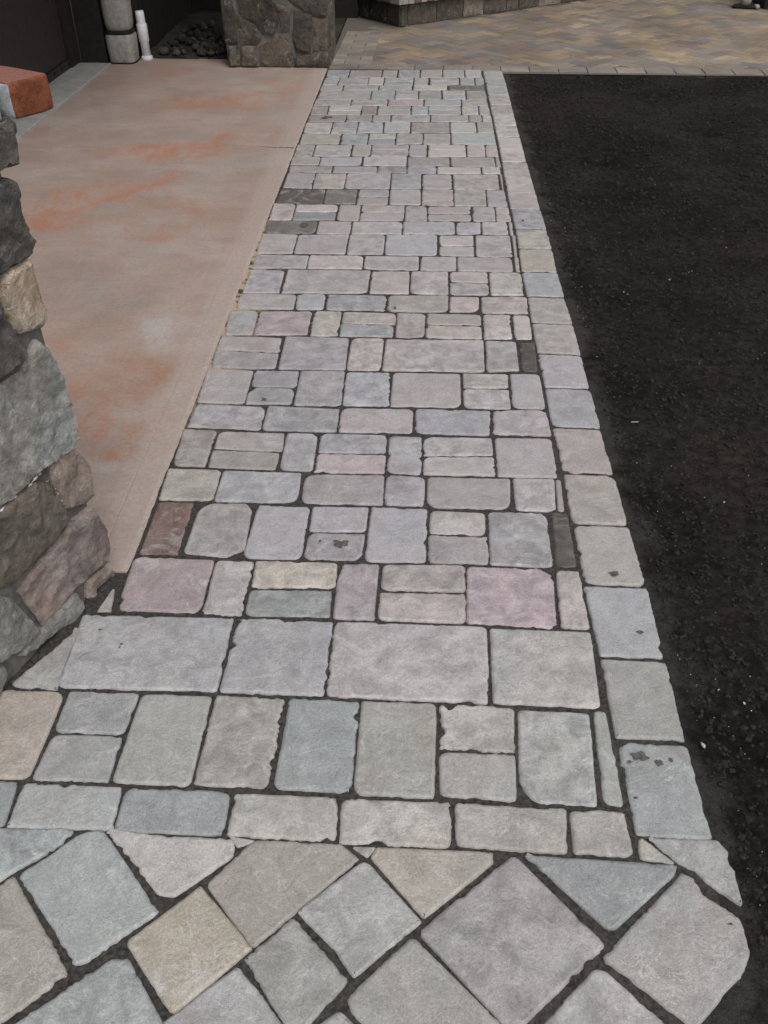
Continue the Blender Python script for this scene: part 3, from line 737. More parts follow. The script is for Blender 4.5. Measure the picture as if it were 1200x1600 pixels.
('g',[(0.4594,0.9848),(0.5974,0.9838),(0.611,0.9617),(0.6107,0.85),(0.5123,0.9314)]),
('g',[(0.5141,0.9072),(0.5342,0.898),(0.5381,0.8698),(0.5975,0.8259),(0.5945,0.766),(0.5715,0.7327),(0.4752,0.6436),(0.3482,0.748)]),
('g',[(0.3277,0.7267),(0.3437,0.7252),(0.4374,0.6343),(0.3319,0.5491),(0.2265,0.6274)]),
('w',[(0.0179,0.7695),(0.1697,0.623),(0.0272,0.5019),(-0.0882,0.6615)]),
('b',[(-0.4911,0.7138),(-0.4702,0.7103),(-0.3834,0.6055),(-0.4842,0.4804),(-0.6258,0.5973)]),
('n',[(-0.7201,0.8502),(-0.5677,0.6827),(-0.6576,0.5979),(-0.8315,0.7508)]),
('g',[(-0.28,0.7054),(-0.1796,0.6026),(-0.2735,0.4977),(-0.3838,0.6113)]),
('g',[(-0.1004,0.6419),(-0.0714,0.6167),(-0.0856,0.5858),(-0.1412,0.61)]),
('g',[(-0.8002,1.483),(-0.7913,1.299),(-0.8921,1.304)]),
('w',[(-0.7492,1.622),(-0.7398,1.549),(-0.7649,1.548)]),
]
PIER_STONES = [
('dk',[(-0.031,1.105),(-0.017,1.099),(-0.017,1.026),(-0.026,1.019),(-0.075,1.03),(-0.079,1.111)]),
('dk',[(-0.102,1.013),(-0.033,1.002),(-0.01,0.985),(-0.018,0.93),(-0.013,0.867),(-0.025,0.849),(-0.121,0.85),(-0.192,0.872)]),
('be',[(-0.106,0.845),(-0.031,0.845),(-0.024,0.805),(-0.021,0.727),(-0.037,0.702),(-0.108,0.721),(-0.124,0.769),(-0.118,0.824)]),
('dk',[(-0.198,0.857),(-0.138,0.824),(-0.131,0.758),(-0.107,0.684),(-0.128,0.665),(-0.206,0.66),(-0.284,0.689)]),
('gr',[(-0.066,0.685),(-0.04,0.652),(-0.024,0.575),(-0.023,0.473),(-0.027,0.419),(-0.048,0.407),(-0.169,0.417),(-0.217,0.413),(-0.284,0.407),(-0.375,0.465),(-0.298,0.655),(-0.211,0.647),(-0.129,0.645)]),
('pk',[(-0.042,0.405),(-0.002,0.326),(-0.012,0.249),(-0.042,0.244),(-0.119,0.279),(-0.128,0.383),(-0.117,0.402)]),
('br',[(-0.185,0.403),(-0.146,0.371),(-0.123,0.268),(-0.135,0.247),(-0.222,0.229),(-0.311,0.219),(-0.37,0.244),(-0.456,0.313),(-0.404,0.439),(-0.308,0.402)]),
('pb',[(-0.038,0.227),(-0.006,0.123),(-0.009,0.07),(-0.059,0.05),(-0.151,0.06),(-0.275,0.046),(-0.31,0.184),(-0.123,0.233)]),
('pk',[(-0.016,0.031),(-0.012,-0.012),(-0.084,0.001),(-0.099,-0.03),(-0.123,0.003),(-0.107,0.043)]),
('gg',[(-0.155,0.047),(-0.137,0.0),(-0.157,-0.011),(-0.193,-0.012),(-0.34,0.021),(-0.364,0.041),(-0.289,0.047)]),
('gg',[(-0.447,0.291),(-0.338,0.193),(-0.292,0.05),(-0.362,0.056),(-0.434,0.08),(-0.508,0.141)]),
('gr',[(-0.515,0.124),(-0.41,0.055),(-0.418,0.025),(-0.464,0.004),(-0.543,0.057)]),
]
FAR_PIER_STONES = [
('c',[(-1.471,0.143),(-1.385,0.144),(-1.393,0.008),(-1.476,0.007)]),
('c',[(-1.37,0.144),(-1.264,0.145),(-1.253,0.005),(-1.384,0.004)]),
('b',[(-1.387,0.351),(-1.257,0.281),(-1.218,0.188),(-1.259,0.153),(-1.379,0.152)]),
('a',[(-1.386,0.502),(-1.141,0.487),(-1.109,0.423),(-1.08,0.311),(-1.124,0.223),(-1.204,0.239),(-1.367,0.363)]),
('b',[(-1.099,0.431),(-0.995,0.386),(-1.004,0.249),(-1.061,0.24),(-1.073,0.336)]),
('c',[(-1.236,0.14),(-1.077,0.214),(-1.0,0.151),(-0.991,0.077),(-1.009,0.012),(-1.238,0.01)]),
('a',[(-0.963,0.37),(-0.833,0.355),(-0.859,0.105),(-0.965,0.108),(-0.987,0.207)]),
('b',[(-1.04,0.48),(-0.729,0.482),(-0.735,0.339),(-0.819,0.346),(-0.937,0.407)]),
('c',[(-0.82,0.321),(-0.726,0.33),(-0.734,0.127),(-0.84,0.113)]),
('b',[(-0.966,0.082),(-0.725,0.101),(-0.729,0.01),(-0.99,0.007)]),
]

# ================================================================== SETTING
ground = mesh_obj('ground', [(-80, -60, -0.12), (80, -60, -0.12), (80, 120, -0.12), (-80, 120, -0.12)], [(0, 1, 2, 3)], GROUND)
tag(ground, 'dark bare soil under everything', 'ground', kind='structure')

def grid_mesh(name, x0, x1, y0, y1, sx, sy, fz, mat, clip=None):
    nx = max(1, int(round((x1 - x0) / sx))); ny = max(1, int(round((y1 - y0) / sy)))
    vs_, fs_ = [], []
    for j in range(ny + 1):
        y = y0 + (y1 - y0) * j / ny
        for i in range(nx + 1):
            x = x0 + (x1 - x0) * i / nx
            vs_.append((x, y, fz(x, y)))
    for j in range(ny):
        for i in range(nx):
            if clip and not clip(x0 + (x1 - x0) * (i + .5) / nx, y0 + (y1 - y0) * (j + .5) / ny):
                continue
            a = j * (nx + 1) + i
            fs_.append((a, a + 1, a + nx + 2, a + nx + 1))
    return mesh_obj(name, vs_, fs_, mat, smooth=True)

SLAB_X = -0.733          # open edge of the concrete slab
SLAB_Y = 1.690           # near end of the slab
def joint_z(x, y):
    return -0.0056 + 0.0020 * noise.noise(Vector((x * 7, y * 7, 6))) + 0.0022 * noise.noise(Vector((x * 30, y * 30, 0))) + 0.0012 * noise.noise(Vector((x * 90, y * 90, 3)))
walk = grid_mesh('paved_walkway', -1.75, 0.635, 0.25, 7.335, 0.013, 0.016, joint_z, JOINT,
                 lambda x, y: not (x < SLAB_X - 0.01 and y > SLAB_Y + 0.01) and not x > 0.575 and not (x > 0.55 - (0.72 - y) * 1.0 and y < 0.72))
tag(walk, 'paved walkway of tumbled grey and pink pavers set in dark joint sand', 'walkway', kind='structure')

def resample(pts, step):
    out = []
    n = len(pts)
    for i in range(n):
        a, b = pts[i], pts[(i + 1) % n]
        L = (b - a).length
        k = max(1, int(round(L / step)))
        for j in range(k):
            out.append(a.lerp(b, j / k))
    return out

def round_poly(poly, rads, seg=4):
    out = []
    n = len(poly)
    for i in range(n):
        p0, p1, p2 = poly[i - 1], poly[i], poly[(i + 1) % n]
        a, b = p0 - p1, p2 - p1
        r = min(rads[i], 0.42 * a.length, 0.42 * b.length)
        q0 = p1 + a.normalized() * r
        q1 = p1 + b.normalized() * r
        for k in range(seg + 1):
            t = k / seg
            out.append(q0 * (1 - t) ** 2 + p1 * 2 * t * (1 - t) + q1 * t * t)
    return out

def signed_area(p):
    return 0.5 * sum(p[i - 1].x * p[i].y - p[i].x * p[i - 1].y for i in range(len(p)))

def inward(pts):
    n = len(pts)
    res = []
    for i in range(n):
        t = pts[(i + 1) % n] - pts[i - 1]
        if t.length < 1e-9: t = Vector((1, 0))
        t.normalize()
        res.append(Vector((-t.y, t.x)))
    return res

def grow_poly(P, e):
    n = len(P)
    out = []
    for i in range(n):
        a = (P[i] - P[i - 1]).normalized(); c = (P[(i + 1) % n] - P[i]).normalized()
        na, nc = Vector((a.y, -a.x)), Vector((c.y, -c.x))
        m = na + nc
        k = e * 2 / max(0.6, m.length_squared)
        out.append(P[i] + m * k)
    return out

def paver_mesh(poly, r, far, chippy=1.0, low=0.0, rk=1.0):
    """poly in local coords, counter-clockwise. Tumbled edge: rounded corners, ragged chips, a worn arris."""
    per = sum((poly[i] - poly[i - 1]).length for i in range(len(poly)))
    area = abs(signed_area(poly))
    width = 2 * area / per
    rads = []
    for _ in poly:
        q = r.random()
        rr = (r.uniform(0.004, 0.011) if q < 0.62 else (r.uniform(0.011, 0.022) if q < 0.93 else r.uniform(0.022, 0.034))) * rk
        rads.append(min(rr, width * 0.45))
    pts = round_poly(poly, rads)
    step = max(0.0055, 0.0034 * far)
    pts = resample(pts, step)
    nr = inward(pts)
    n = len(pts)
    amp = min(1.0, width / 0.05)
    rag = r.uniform(0.3, 1.2)
    seedv = r.uniform(0, 500)
    # chips
    chips = []
    for _ in range(int(per * r.uniform(4.0, 13.0) * chippy)):
        chips.append((r.randrange(n), r.uniform(0.007, 0.020), r.uniform(0.0015, 0.0052) * (2.2 if r.random() < 0.06 else 1)))
    off = []
    cum = 0.0
    for i in range(n):
        p = pts[i]
        d = 0.0022 * noise.noise(Vector((p.x * 28, p.y * 28, seedv))) + 0.0021 * noise.noise(Vector((p.x * 105, p.y * 105, seedv + 7)))
        d += 0.0013 * r.uniform(-1, 1)
        for (ci, cw, cd) in chips:
            dd = (pts[ci] - p).length
            if dd < cw:
                d += cd * (1 - (dd / cw) ** 2)
        loc_ = 0.25 + 1.3 * max(0.0, min(1.0, 0.5 + 1.4 * noise.noise(Vector((p.x * 9, p.y * 9, seedv + 50)))))
        off.append(d * amp * rag * loc_)
    i1 = min(0.0026, width * 0.14)
    i2 = min(0.0075, width * 0.30)
    rings = []
    for (ins, z) in ((0.0, -0.045), (0.0, -0.0048), (i1, -0.0014), (i2, 0.0)):
        rings.append([(pts[i] + nr[i] * (off[i] * (1.0 if ins < i2 else 0.8) + ins), z) for i in range(n)])
    vs_ = []
    for ring in rings:
        for (q, z) in ring:
            zz = z
            if z > -0.02:
                zz += 0.0006 * noise.noise(Vector((q.x * 60, q.y * 60, seedv)))
            vs_.append((q.x, q.y, zz - low))
    fs_ = []
    for k in range(3):
        for i in range(n):
            j = (i + 1) % n
            fs_.append((k * n + i, k * n + j, (k + 1) * n + j, (k + 1) * n + i))
    fs_.append(tuple(3 * n + i for i in range(n)))
    return vs_, fs_

def add_paver(code, poly, parent, name='paver', far=None, r=rng, grow=0.0018, rk=1.0):
    P = [Vector(p) for p in poly]
    if signed_area(P) < 0: P.reverse()
    P = grow_poly(P, grow)
    c = sum(P, Vector((0, 0))) / len(P)
    loc = [p - c for p in P]
    far = far or math.hypot(c.x, c.y, 1.55)
    low = 0.0022 if code == 'd' else 0.0
    vs_, fs_ = paver_mesh(loc, r, far, 1.0, low, rk)
    ob = mesh_obj(name, vs_, fs_, PAVER, parent, (c.x, c.y, r.uniform(-0.0012, 0.0012)))
    sm = [True] * (len(fs_) - 1) + [False]
    ob.data.polygons.foreach_set('use_smooth', sm)
    ob.rotation_euler = (r.gauss(0, 0.004), r.gauss(0, 0.004), 0)
    col = PALETTE[code]
    if 1.55 < c.y < 5.5 and code in 'gwb': col = (col[0] * 1.008, col[1] * 0.982, col[2] * 0.998)   # the middle courses were laid from a pinker pallet
    if c.y < 1.0 and code in 'npl': col = (col[0] * 1.0, col[1] * 1.012, col[2] * 0.985)
    j = r.uniform(0.925, 1.045)
    col = [min(255, ch * j + r.uniform(-1.2, 1.2)) for ch in col]
    ob.color = lin(*col, k=0.86)
    return ob

paver_obs = []
for pi, (code, poly) in enumerate(PAVERS):
    laid = pi >= len(PAVERS) - 23
    border = len(PAVERS) - 49 <= pi < len(PAVERS) - 23
    ob = add_paver(code, poly, walk, grow=(0.0003 if pi in (len(PAVERS) - 10, len(PAVERS) - 11) else 0.0044) if laid else (0.0 if border else 0.0010), rk=0.7 if laid else (1.25 if 1.5 < sum(q[1] for q in poly) / len(poly) < 4.5 else 1.0))
    paver_obs.append((code, poly, ob))
    if code == 'r': ob['label'] = 'reddish brown paver against the concrete edge'
    if code == 'd': ob['label'] = 'dark stained low paver'

# the paving runs on beyond the picture's edges: joined as one part
def in_poly(q, P):
    ins = False
    for i in range(len(P)):
        a, c = P[i - 1], P[i]
        if (a[1] > q[1]) != (c[1] > q[1]) and q[0] < (c[0] - a[0]) * (q[1] - a[1]) / (c[1] - a[1]) + a[0]: ins = not ins
    return ins
ev, ef = [], []
re_ = random.Random(77)
def extra(poly):
    for (_, P, _o) in paver_obs:
        if any(in_poly(q, P) for q in poly) or any(in_poly(q, poly) for q in P): return
        cx_ = sum(q[0] for q in poly) / 4; cy_ = sum(q[1] for q in poly) / 4
        if in_poly((cx_, cy_), P): return
    for q in poly:
        d_ = Vector((q[0] + 0.7502, q[1] - 1.6968))
        if d_.dot(Vector((0.94682, -0.32177))) < 0.02 and q[1] > 0.9: return
    P = [Vector(q) for q in poly]
    if signed_area(P) < 0: P.reverse()
    c = sum(P, Vector((0, 0))) / 4
    v_, f_ = paver_mesh([q - c for q in P], re_, 5.0)
    b0 = len(ev)
    for q in v_: ev.append((q[0] + c.x, q[1] + c.y, q[2]))
    for f in f_: ef.append([i + b0 for i in f])
for i in range(-14, 14):
    for j in range(-14, 14):
        u_, v_ = i * 0.158, j * 0.158
        X, Y = (u_ - v_) * 0.7071 - 0.1, (u_ + v_) * 0.7071 + 0.3
        if -1.7 < X < 0.45 and 0.3 < Y < 0.86:
            h_ = 0.075
            extra([(X, Y - h_ * 1.414), (X + h_ * 1.414, Y), (X, Y + h_ * 1.414), (X - h_ * 1.414, Y)])
for i in range(6):
    X = -1.0 - i * 0.158
    extra([(X, 1.02), (X + 0.15, 1.02), (X + 0.15, 1.26), (X, 1.26)])
    extra([(X, 0.92), (X + 0.15, 0.92), (X + 0.15, 1.01), (X, 1.01)])
if ev:
    eo = mesh_obj('outer_pavers', ev, ef, PAVER, walk)
    eo.color = lin(166, 165, 163, k=0.86)
    eo['kind'] = 'stuff'

# residue and scars on the pavers
def blob_mesh(rx, ry, r, z=0.0, n=18):
    vs_ = [(0, 0, z + 0.0008)]
    s = r.uniform(0, 99)
    for i in range(n):
        a = 2 * math.pi * i / n
        k = 0.75 + 0.55 * noise.noise(Vector((math.cos(a) * 1.6, math.sin(a) * 1.6, s))) + r.uniform(-0.13, 0.13)
        vs_.append((math.cos(a) * rx * k, math.sin(a) * ry * k, z))
    return vs_, [(0, 1 + i, 1 + (i + 1) % n) for i in range(n)]
SPOTS = [(0.483,1.167,.0239,.0145),(0.519,1.154,.0092,.0128),(0.46,1.152,.0066,.0048),(0.545,1.162,.0053,.0064),(-0.192,1.825,.024,.024),(-0.249,1.831,.0051,.0053),(0.456,1.068,.0051,.003),(0.576,0.816,.0056,.0035),(-0.742,1.48,.0046,.0042),(-0.679,1.436,.0045,.0041),(-0.68,1.426,.0037,.004),(-0.554,4.129,.0301,.0287),(-0.617,5.98,.0405,.0446),(-0.505,2.55,.0106,.0122),(0.52,1.733,.0197,.0099),(-0.094,3.258,.0075,.0172),(0.548,1.527,.0092,.0064),(0.483,4.222,.0091,.0168),(-0.243,2.393,.0061,.0112)]
for (x, y, a, b) in SPOTS:
    best = min(paver_obs, key=lambda t: (t[2].location.x - x) ** 2 + (t[2].location.y - y) ** 2)[2]
    v, f = blob_mesh(a, b, rng)
    ob = mesh_obj('sand_residue', v, f, SPOT, None, (x - best.location.x, y - best.location.y, 0.0028), True)
    ob.parent = best

# ---- concrete slab with an edging groove
prof = [(-2.40, 0.0), (-0.8265, 0.0), (-0.8245, -0.0022), (-0.821, -0.0022), (-0.819, 0.0006), (-0.750, 0.0004), (-0.740, -0.0022), (-0.7345, -0.0075), (SLAB_X, -0.02), (SLAB_X, -0.11)]
ys = [SLAB_Y + (7.62 - SLAB_Y) * i / 120 for i in range(121)]
vs_, fs_ = [], []
for y in ys:
    w = 0.003 * noise.noise(Vector((y * 3.0, 4, 0))) + 0.0018 * noise.noise(Vector((y * 17.0, 9, 0)))
    for k, (x, z) in enumerate(prof):
        xx = x + (w if 1 <= k else 0)
        vs_.append((xx, y, z))
np_ = len(prof)
for j in range(len(ys) - 1):
    for k in range(np_ - 1):
        a = j * np_ + k
        fs_.append((a, a + 1, a + np_ + 1, a + np_))
m = len(vs_)
for (x, z) in prof: vs_.append((x, SLAB_Y, z))
vs_.append((-2.40, SLAB_Y, -0.11))
fs_.append(tuple(reversed([m + i for i in range(np_ + 1)])))
slab = mesh_obj('concrete_slab', vs_, fs_, CONCRETE)
tag(slab, 'concrete slab stained with orange rust, left of the walkway', 'slab', kind='structure')

# chipped crack running in from the edge of the slab
vs_, fs_ = [], []
N = 40
for i in range(N + 1):
    t = i / N
    x = SLAB_X - 0.012 - 0.42 * t
    y = 5.33 + 0.045 * t + 0.02 * noise.noise(Vector((t * 9, 0, 5)))
    h = (0.009 * (1 - t) ** 3 + 0.0011) * (0.7 + 0.6 * noise.noise(Vector((t * 30, 3, 5))))
    vs_ += [(x, y - abs(h), 0.0016), (x, y + abs(h), 0.0016)]
    if i: fs_.append((2 * i - 2, 2 * i - 1, 2 * i + 1, 2 * i))
crack = mesh_obj('crack', vs_, fs_, SPOT, slab)

strip = box_obj('concrete_strip', (-2.525, 4.70, -0.10), (0.27, 5.36, 0.115), STRIP, None, 0.006, 0.0, 2)
tag(strip, 'pale concrete strip under the garage door', 'strip', kind='structure')

# ---- black crushed-stone bed right of the walkway
PITS = [(1.014, 5.186, 0.085, 0.07), (1.736, 5.766, 0.08, 0.07), (0.90, 5.21, 0.05, 0.03)]
def bed_z(x, y):
    z = -0.016 + 0.010 * noise.noise(Vector((x * 2.2, y * 2.2, 1))) + 0.006 * noise.noise(Vector((x * 9, y * 9, 2)))
    z += 0.006 * noise.noise(Vector((x * 33, y * 33, 4))) + 0.0045 * noise.noise(Vector((x * 80, y * 80, 5)))
    e = min(1.0, max(0.0, (x - 0.58) / 0.10))
    z = z * e + (-0.008 + 0.003 * noise.noise(Vector((x * 40, y * 40, 5)))) * (1 - e)
    for (px, py, pr, pd) in PITS:
        d = math.hypot(x - px, (y - py) * 1.3) / pr
        if d < 1: z -= pd * (1 - d * d)
    return min(z, -0.003)
bed = grid_mesh('crushed_stone_bed', 0.40, 2.9, 0.25, 3.2, 0.0125, 0.0125, bed_z, BED)
bed2 = grid_mesh('crushed_stone_bed', 0.40, 4.4, 3.2, 7.262, 0.025, 0.025, bed_z, BED)
for b_ in (bed, bed2):
    tag(b_, 'bed of black crushed stone right of the walkway', 'stone bed', kind='structure')

def rock_template(r, sub):
    bm = bmesh.new()
    bmesh.ops.create_icosphere(bm, subdivisions=sub, radius=1.0)
    s = r.uniform(0, 99)
    sc = Vector((r.uniform(0.8, 1.25), r.uniform(0.7, 1.0), r.uniform(0.45, 0.8)))
    for v in bm.verts:
        k = 1 + 0.5 * noise.noise(v.co * 1.3 + Vector((s, 0, 0)))
        v.co = Vector((v.co.x * sc.x, v.co.y * sc.y, v.co.z * sc.z)) * k
    bm.verts.index_update()
    out = ([v.co.copy() for v in bm.verts], [[v.index for v in f.verts] for f in bm.faces])
    bm.free()
    return out
T1 = [rock_template(rng, 1) for _ in range(10)]
T2 = [rock_template(rng, 2) for _ in range(8)]

def scatter(name, places, temps, mat, label, cat, color):
    vs_, fs_ = [], []
    for (x, y, z, s) in places:
        tv, tf = rng.choice(temps)
        a = rng.uniform(0, 6.283); ca, sa = math.cos(a) * s, math.sin(a) * s
        tx, ty = rng.uniform(-.4, .4), rng.uniform(-.4, .4)
        b0 = len(vs_)
        for v in tv:
            X, Y = v.x * ca - v.y * sa, v.x * sa + v.y * ca
            vs_.append((x + X, y + Y, z + v.z * s + tx * X + ty * Y))
        for f in tf: fs_.append([i + b0 for i in f])
    ob = mesh_obj(name, vs_, fs_, mat)
    ob.color = color
    tag(ob, label, cat, kind='stuff')
    return ob

def border_out(y):
    return 0.605
pl = []
for _ in range(15000):
    y = 0.3 + 6.9 * rng.random() ** 1.7
    x = 0.62 + 2.4 * rng.random() ** 1.3
    if x > 0.75 + 0.46 * (y + 1.2): continue
    s = rng.uniform(0.0025, 0.0065) * (1 + 0.12 * y)
    pl.append((x, y, bed_z(x, y) + s * 0.15, s))
scatter('crushed_gravel', pl, T1, GRAVEL, 'fine black crushed stone lying loose on the bed', 'gravel', (0.0235, 0.0205, 0.018, 1))
pl = []
for _ in range(5200):
    y = 0.35 + 5.4 * rng.random() ** 1.9
    x = 0.64 + 1.7 * rng.random() ** 1.2
    if noise.noise(Vector((x * 2.5, y * 2.0, 8))) < -0.05: continue
    s = rng.uniform(0.004, 0.0105)
    pl.append((x, y, bed_z(x, y) - s * 0.28, s))
scatter('crushed_gravel', pl, T1, GRAVEL, 'coarser lumps of black stone in the bed', 'gravel', (0.017, 0.0154, 0.0142, 1))
pl = []
for _ in range(520):                     # larger lumps by the rounded end of the border
    x = 0.64 + 0.5 * rng.random() ** 1.2; y = 0.45 + 1.05 * rng.random() ** 1.2
    if math.hypot(x - 0.60, y - 0.72) < 0.06: continue
    s = rng.uniform(0.004, 0.013)
    pl.append((x, y, bed_z(x, y) - s * 0.32, s))
scatter('crushed_gravel', pl, T2, GRAVEL, 'large lumps of black stone beside the border end', 'gravel', (0.021, 0.019, 0.0175, 1))
pl = []
for _ in range(430):
    y = 0.5 + 4.5 * rng.random() ** 1.4
    x = 0.62 + (0.10 * rng.random() if rng.random() < 0.35 else 0.7 * rng.random() ** 1.2 + 0.1 * y * rng.random())
    if noise.noise(Vector((x * 6, y * 4, 18))) < 0.0 and rng.random() < 0.8: continue
    s = rng.uniform(0.0006, 0.0016) * (2.0 if rng.random() < 0.08 else 1) * (1 + 0.1 * y)
    pl.append((x, y, bed_z(x, y) + s * 0.5 + 0.0015, s))
scatter('stone_chips', pl, T1, PALE_BIT, 'tiny pale stone chips sprinkled on the black bed', 'stone chips', (1, 1, 1, 1))

# ---- patio beyond: soldier course + herringbone
def patio_z(x, y): return -0.0055
patio = grid_mesh('brick_patio', -0.74, 6.0, 7.262, 13.0, 0.5, 0.5, lambda x, y: -0.008, PATIO_SAND)
tag(patio, 'patio of tan and grey bricks beyond the walkway', 'patio', kind='structure')

def brick_shape(L, W, T=0.05, bev=0.003):
    bm = bmesh.new()
    bmesh.ops.create_cube(bm, size=1.0)
    for v in bm.verts: v.co = Vector((v.co.x * L, v.co.y * W, (v.co.z - 0.5) * T))
    bmesh.ops.bevel(bm, geom=[e for e in bm.edges if all(v.co.z > -0.001 for v in e.verts)], offset=bev, segments=1, affect='EDGES')
    me = bpy.data.meshes.new('brick')
    bm.to_mesh(me); bm.free()
    me.materials.append(PATIO)
    return me
PC = [(143, 127, 108), (138, 126, 112), (126, 118, 110), (150, 132, 106), (120, 115, 111), (142, 122, 108), (132, 124, 115), (138, 119, 106)]
PY = PC + [(153, 138, 112), (150, 134, 110)]
GC = [(138, 128, 120), (142, 133, 124), (130, 123, 117), (139, 129, 119)]
def add_brick(me, x, y, rz, cols, r=rng):
    ob = bpy.data.objects.new('brick', me)
    COL.objects.link(ob)
    ob.location = (x, y, r.uniform(-0.0012, 0.0012)); ob.rotation_euler = (r.gauss(0, .003), r.gauss(0, .003), rz)
    ob.parent = patio
    c = r.choice(cols); j = r.uniform(0.9, 1.06)
    ob.color = lin(*[ch * j for ch in c], k=0.84)
    return ob
tilt = math.atan2(-0.067, 3.234)
E0 = Vector((-0.722, 7.338)); ed = Vector((math.cos(tilt), math.sin(tilt))); en = Vector((-ed.y, ed.x))
me_s = brick_shape(0.208, 0.168)
s = 0.104
k = 0
while s < 4.2:
    p = E0 + ed * s + en * 0.089
    add_brick(me_s, p.x, p.y, tilt, GC)
    s += 0.215; k += 1
# grey side courses left of the herringbone
GM = {}
for j in range(10):
    for (u0, u1) in (((0.0, 0.205), (0.211, 0.30)) if j % 2 else ((0.0, 0.095), (0.101, 0.30))):
        L_ = round(u1 - u0, 3)
        if L_ not in GM: GM[L_] = brick_shape(L_, 0.118)
        p = E0 + ed * ((u0 + u1) / 2) + en * (0.242 + 0.124 * j)
        add_brick(GM[L_], p.x, p.y, tilt, GC)
me_h = brick_shape(0.224, 0.109)
def in_patio(x, y):
    q = Vector((x, y)) - E0
    u, v = q.dot(ed), q.dot(en)
    if v < 0.14: return False
    if u < 0.22: return False
    # step footprint
    q2 = Vector((x + 0.234, y - 8.971))
    if q2.dot(Vector((0.778, 0.628))) > -0.1 and q2.dot(Vector((-0.628, 0.778))) > -0.02: return False
    return v < 3.4 and u < 4.3
cand = []
w = 0.115
ca, sa = math.cos(RAD(45)), math.sin(RAD(45))
for a in range(-70, 70):
    for b in range(-30, 30):
        ox = a * w + b * 2 * w
        oy = a * w - b * 2 * w
        for (cx_, cy_, rz) in ((ox + w, oy + w / 2, 0.0), (ox + 2.5 * w, oy, RAD(90))):
            X = cx_ * ca - cy_ * sa + 1.0; Y = cx_ * sa + cy_ * ca + 8.2
            if in_patio(X, Y):
                cand.append((Y + 0.15 * abs(X - 1.0), X, Y, rz + RAD(45)))
cand.sort()
rest_v, rest_f, rest_c = [], [], []
for n_, (_, X, Y, rz) in enumerate(cand):
    if n_ < 255:
        add_brick(me_h, X, Y, rz, PY if X > 0.9 else PC).location.z -= 0.0035
    else:
        M_ = Matrix.Translation((X, Y, -0.0035 + rng.uniform(-.001, .001))) @ Matrix.Rotation(rz, 4, 'Z')
        b0 = len(rest_v)
        pc_ = rng.choice(PY if X > 0.9 else PC); j_ = rng.uniform(0.9, 1.06)
        for v in me_h.vertices:
            rest_v.append(tuple(M_ @ v.co)); rest_c.extend(lin(*[ch * j_ for ch in pc_], k=0.84))
        for f in me_h.polygons: rest_f.append([i + b0 for i in f.vertices])
if rest_v:
    ro = mesh_obj('far_bricks', rest_v, rest_f, PATIO_FAR, patio)
    at_ = ro.data.color_attributes.new('pigment', 'FLOAT_COLOR', 'POINT')
    at_.data.foreach_set('color', rest_c)
    ro['kind'] = 'stuff'

# ================================================================== THINGS
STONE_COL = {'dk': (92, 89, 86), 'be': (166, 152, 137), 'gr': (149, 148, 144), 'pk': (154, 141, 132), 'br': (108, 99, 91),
             'pb': (150, 136, 131), 'gg': (134, 131, 125), 'a': (70, 65, 60), 'b': (85, 79, 72), 'c': (93, 86, 77), 's': (128, 119, 108)}

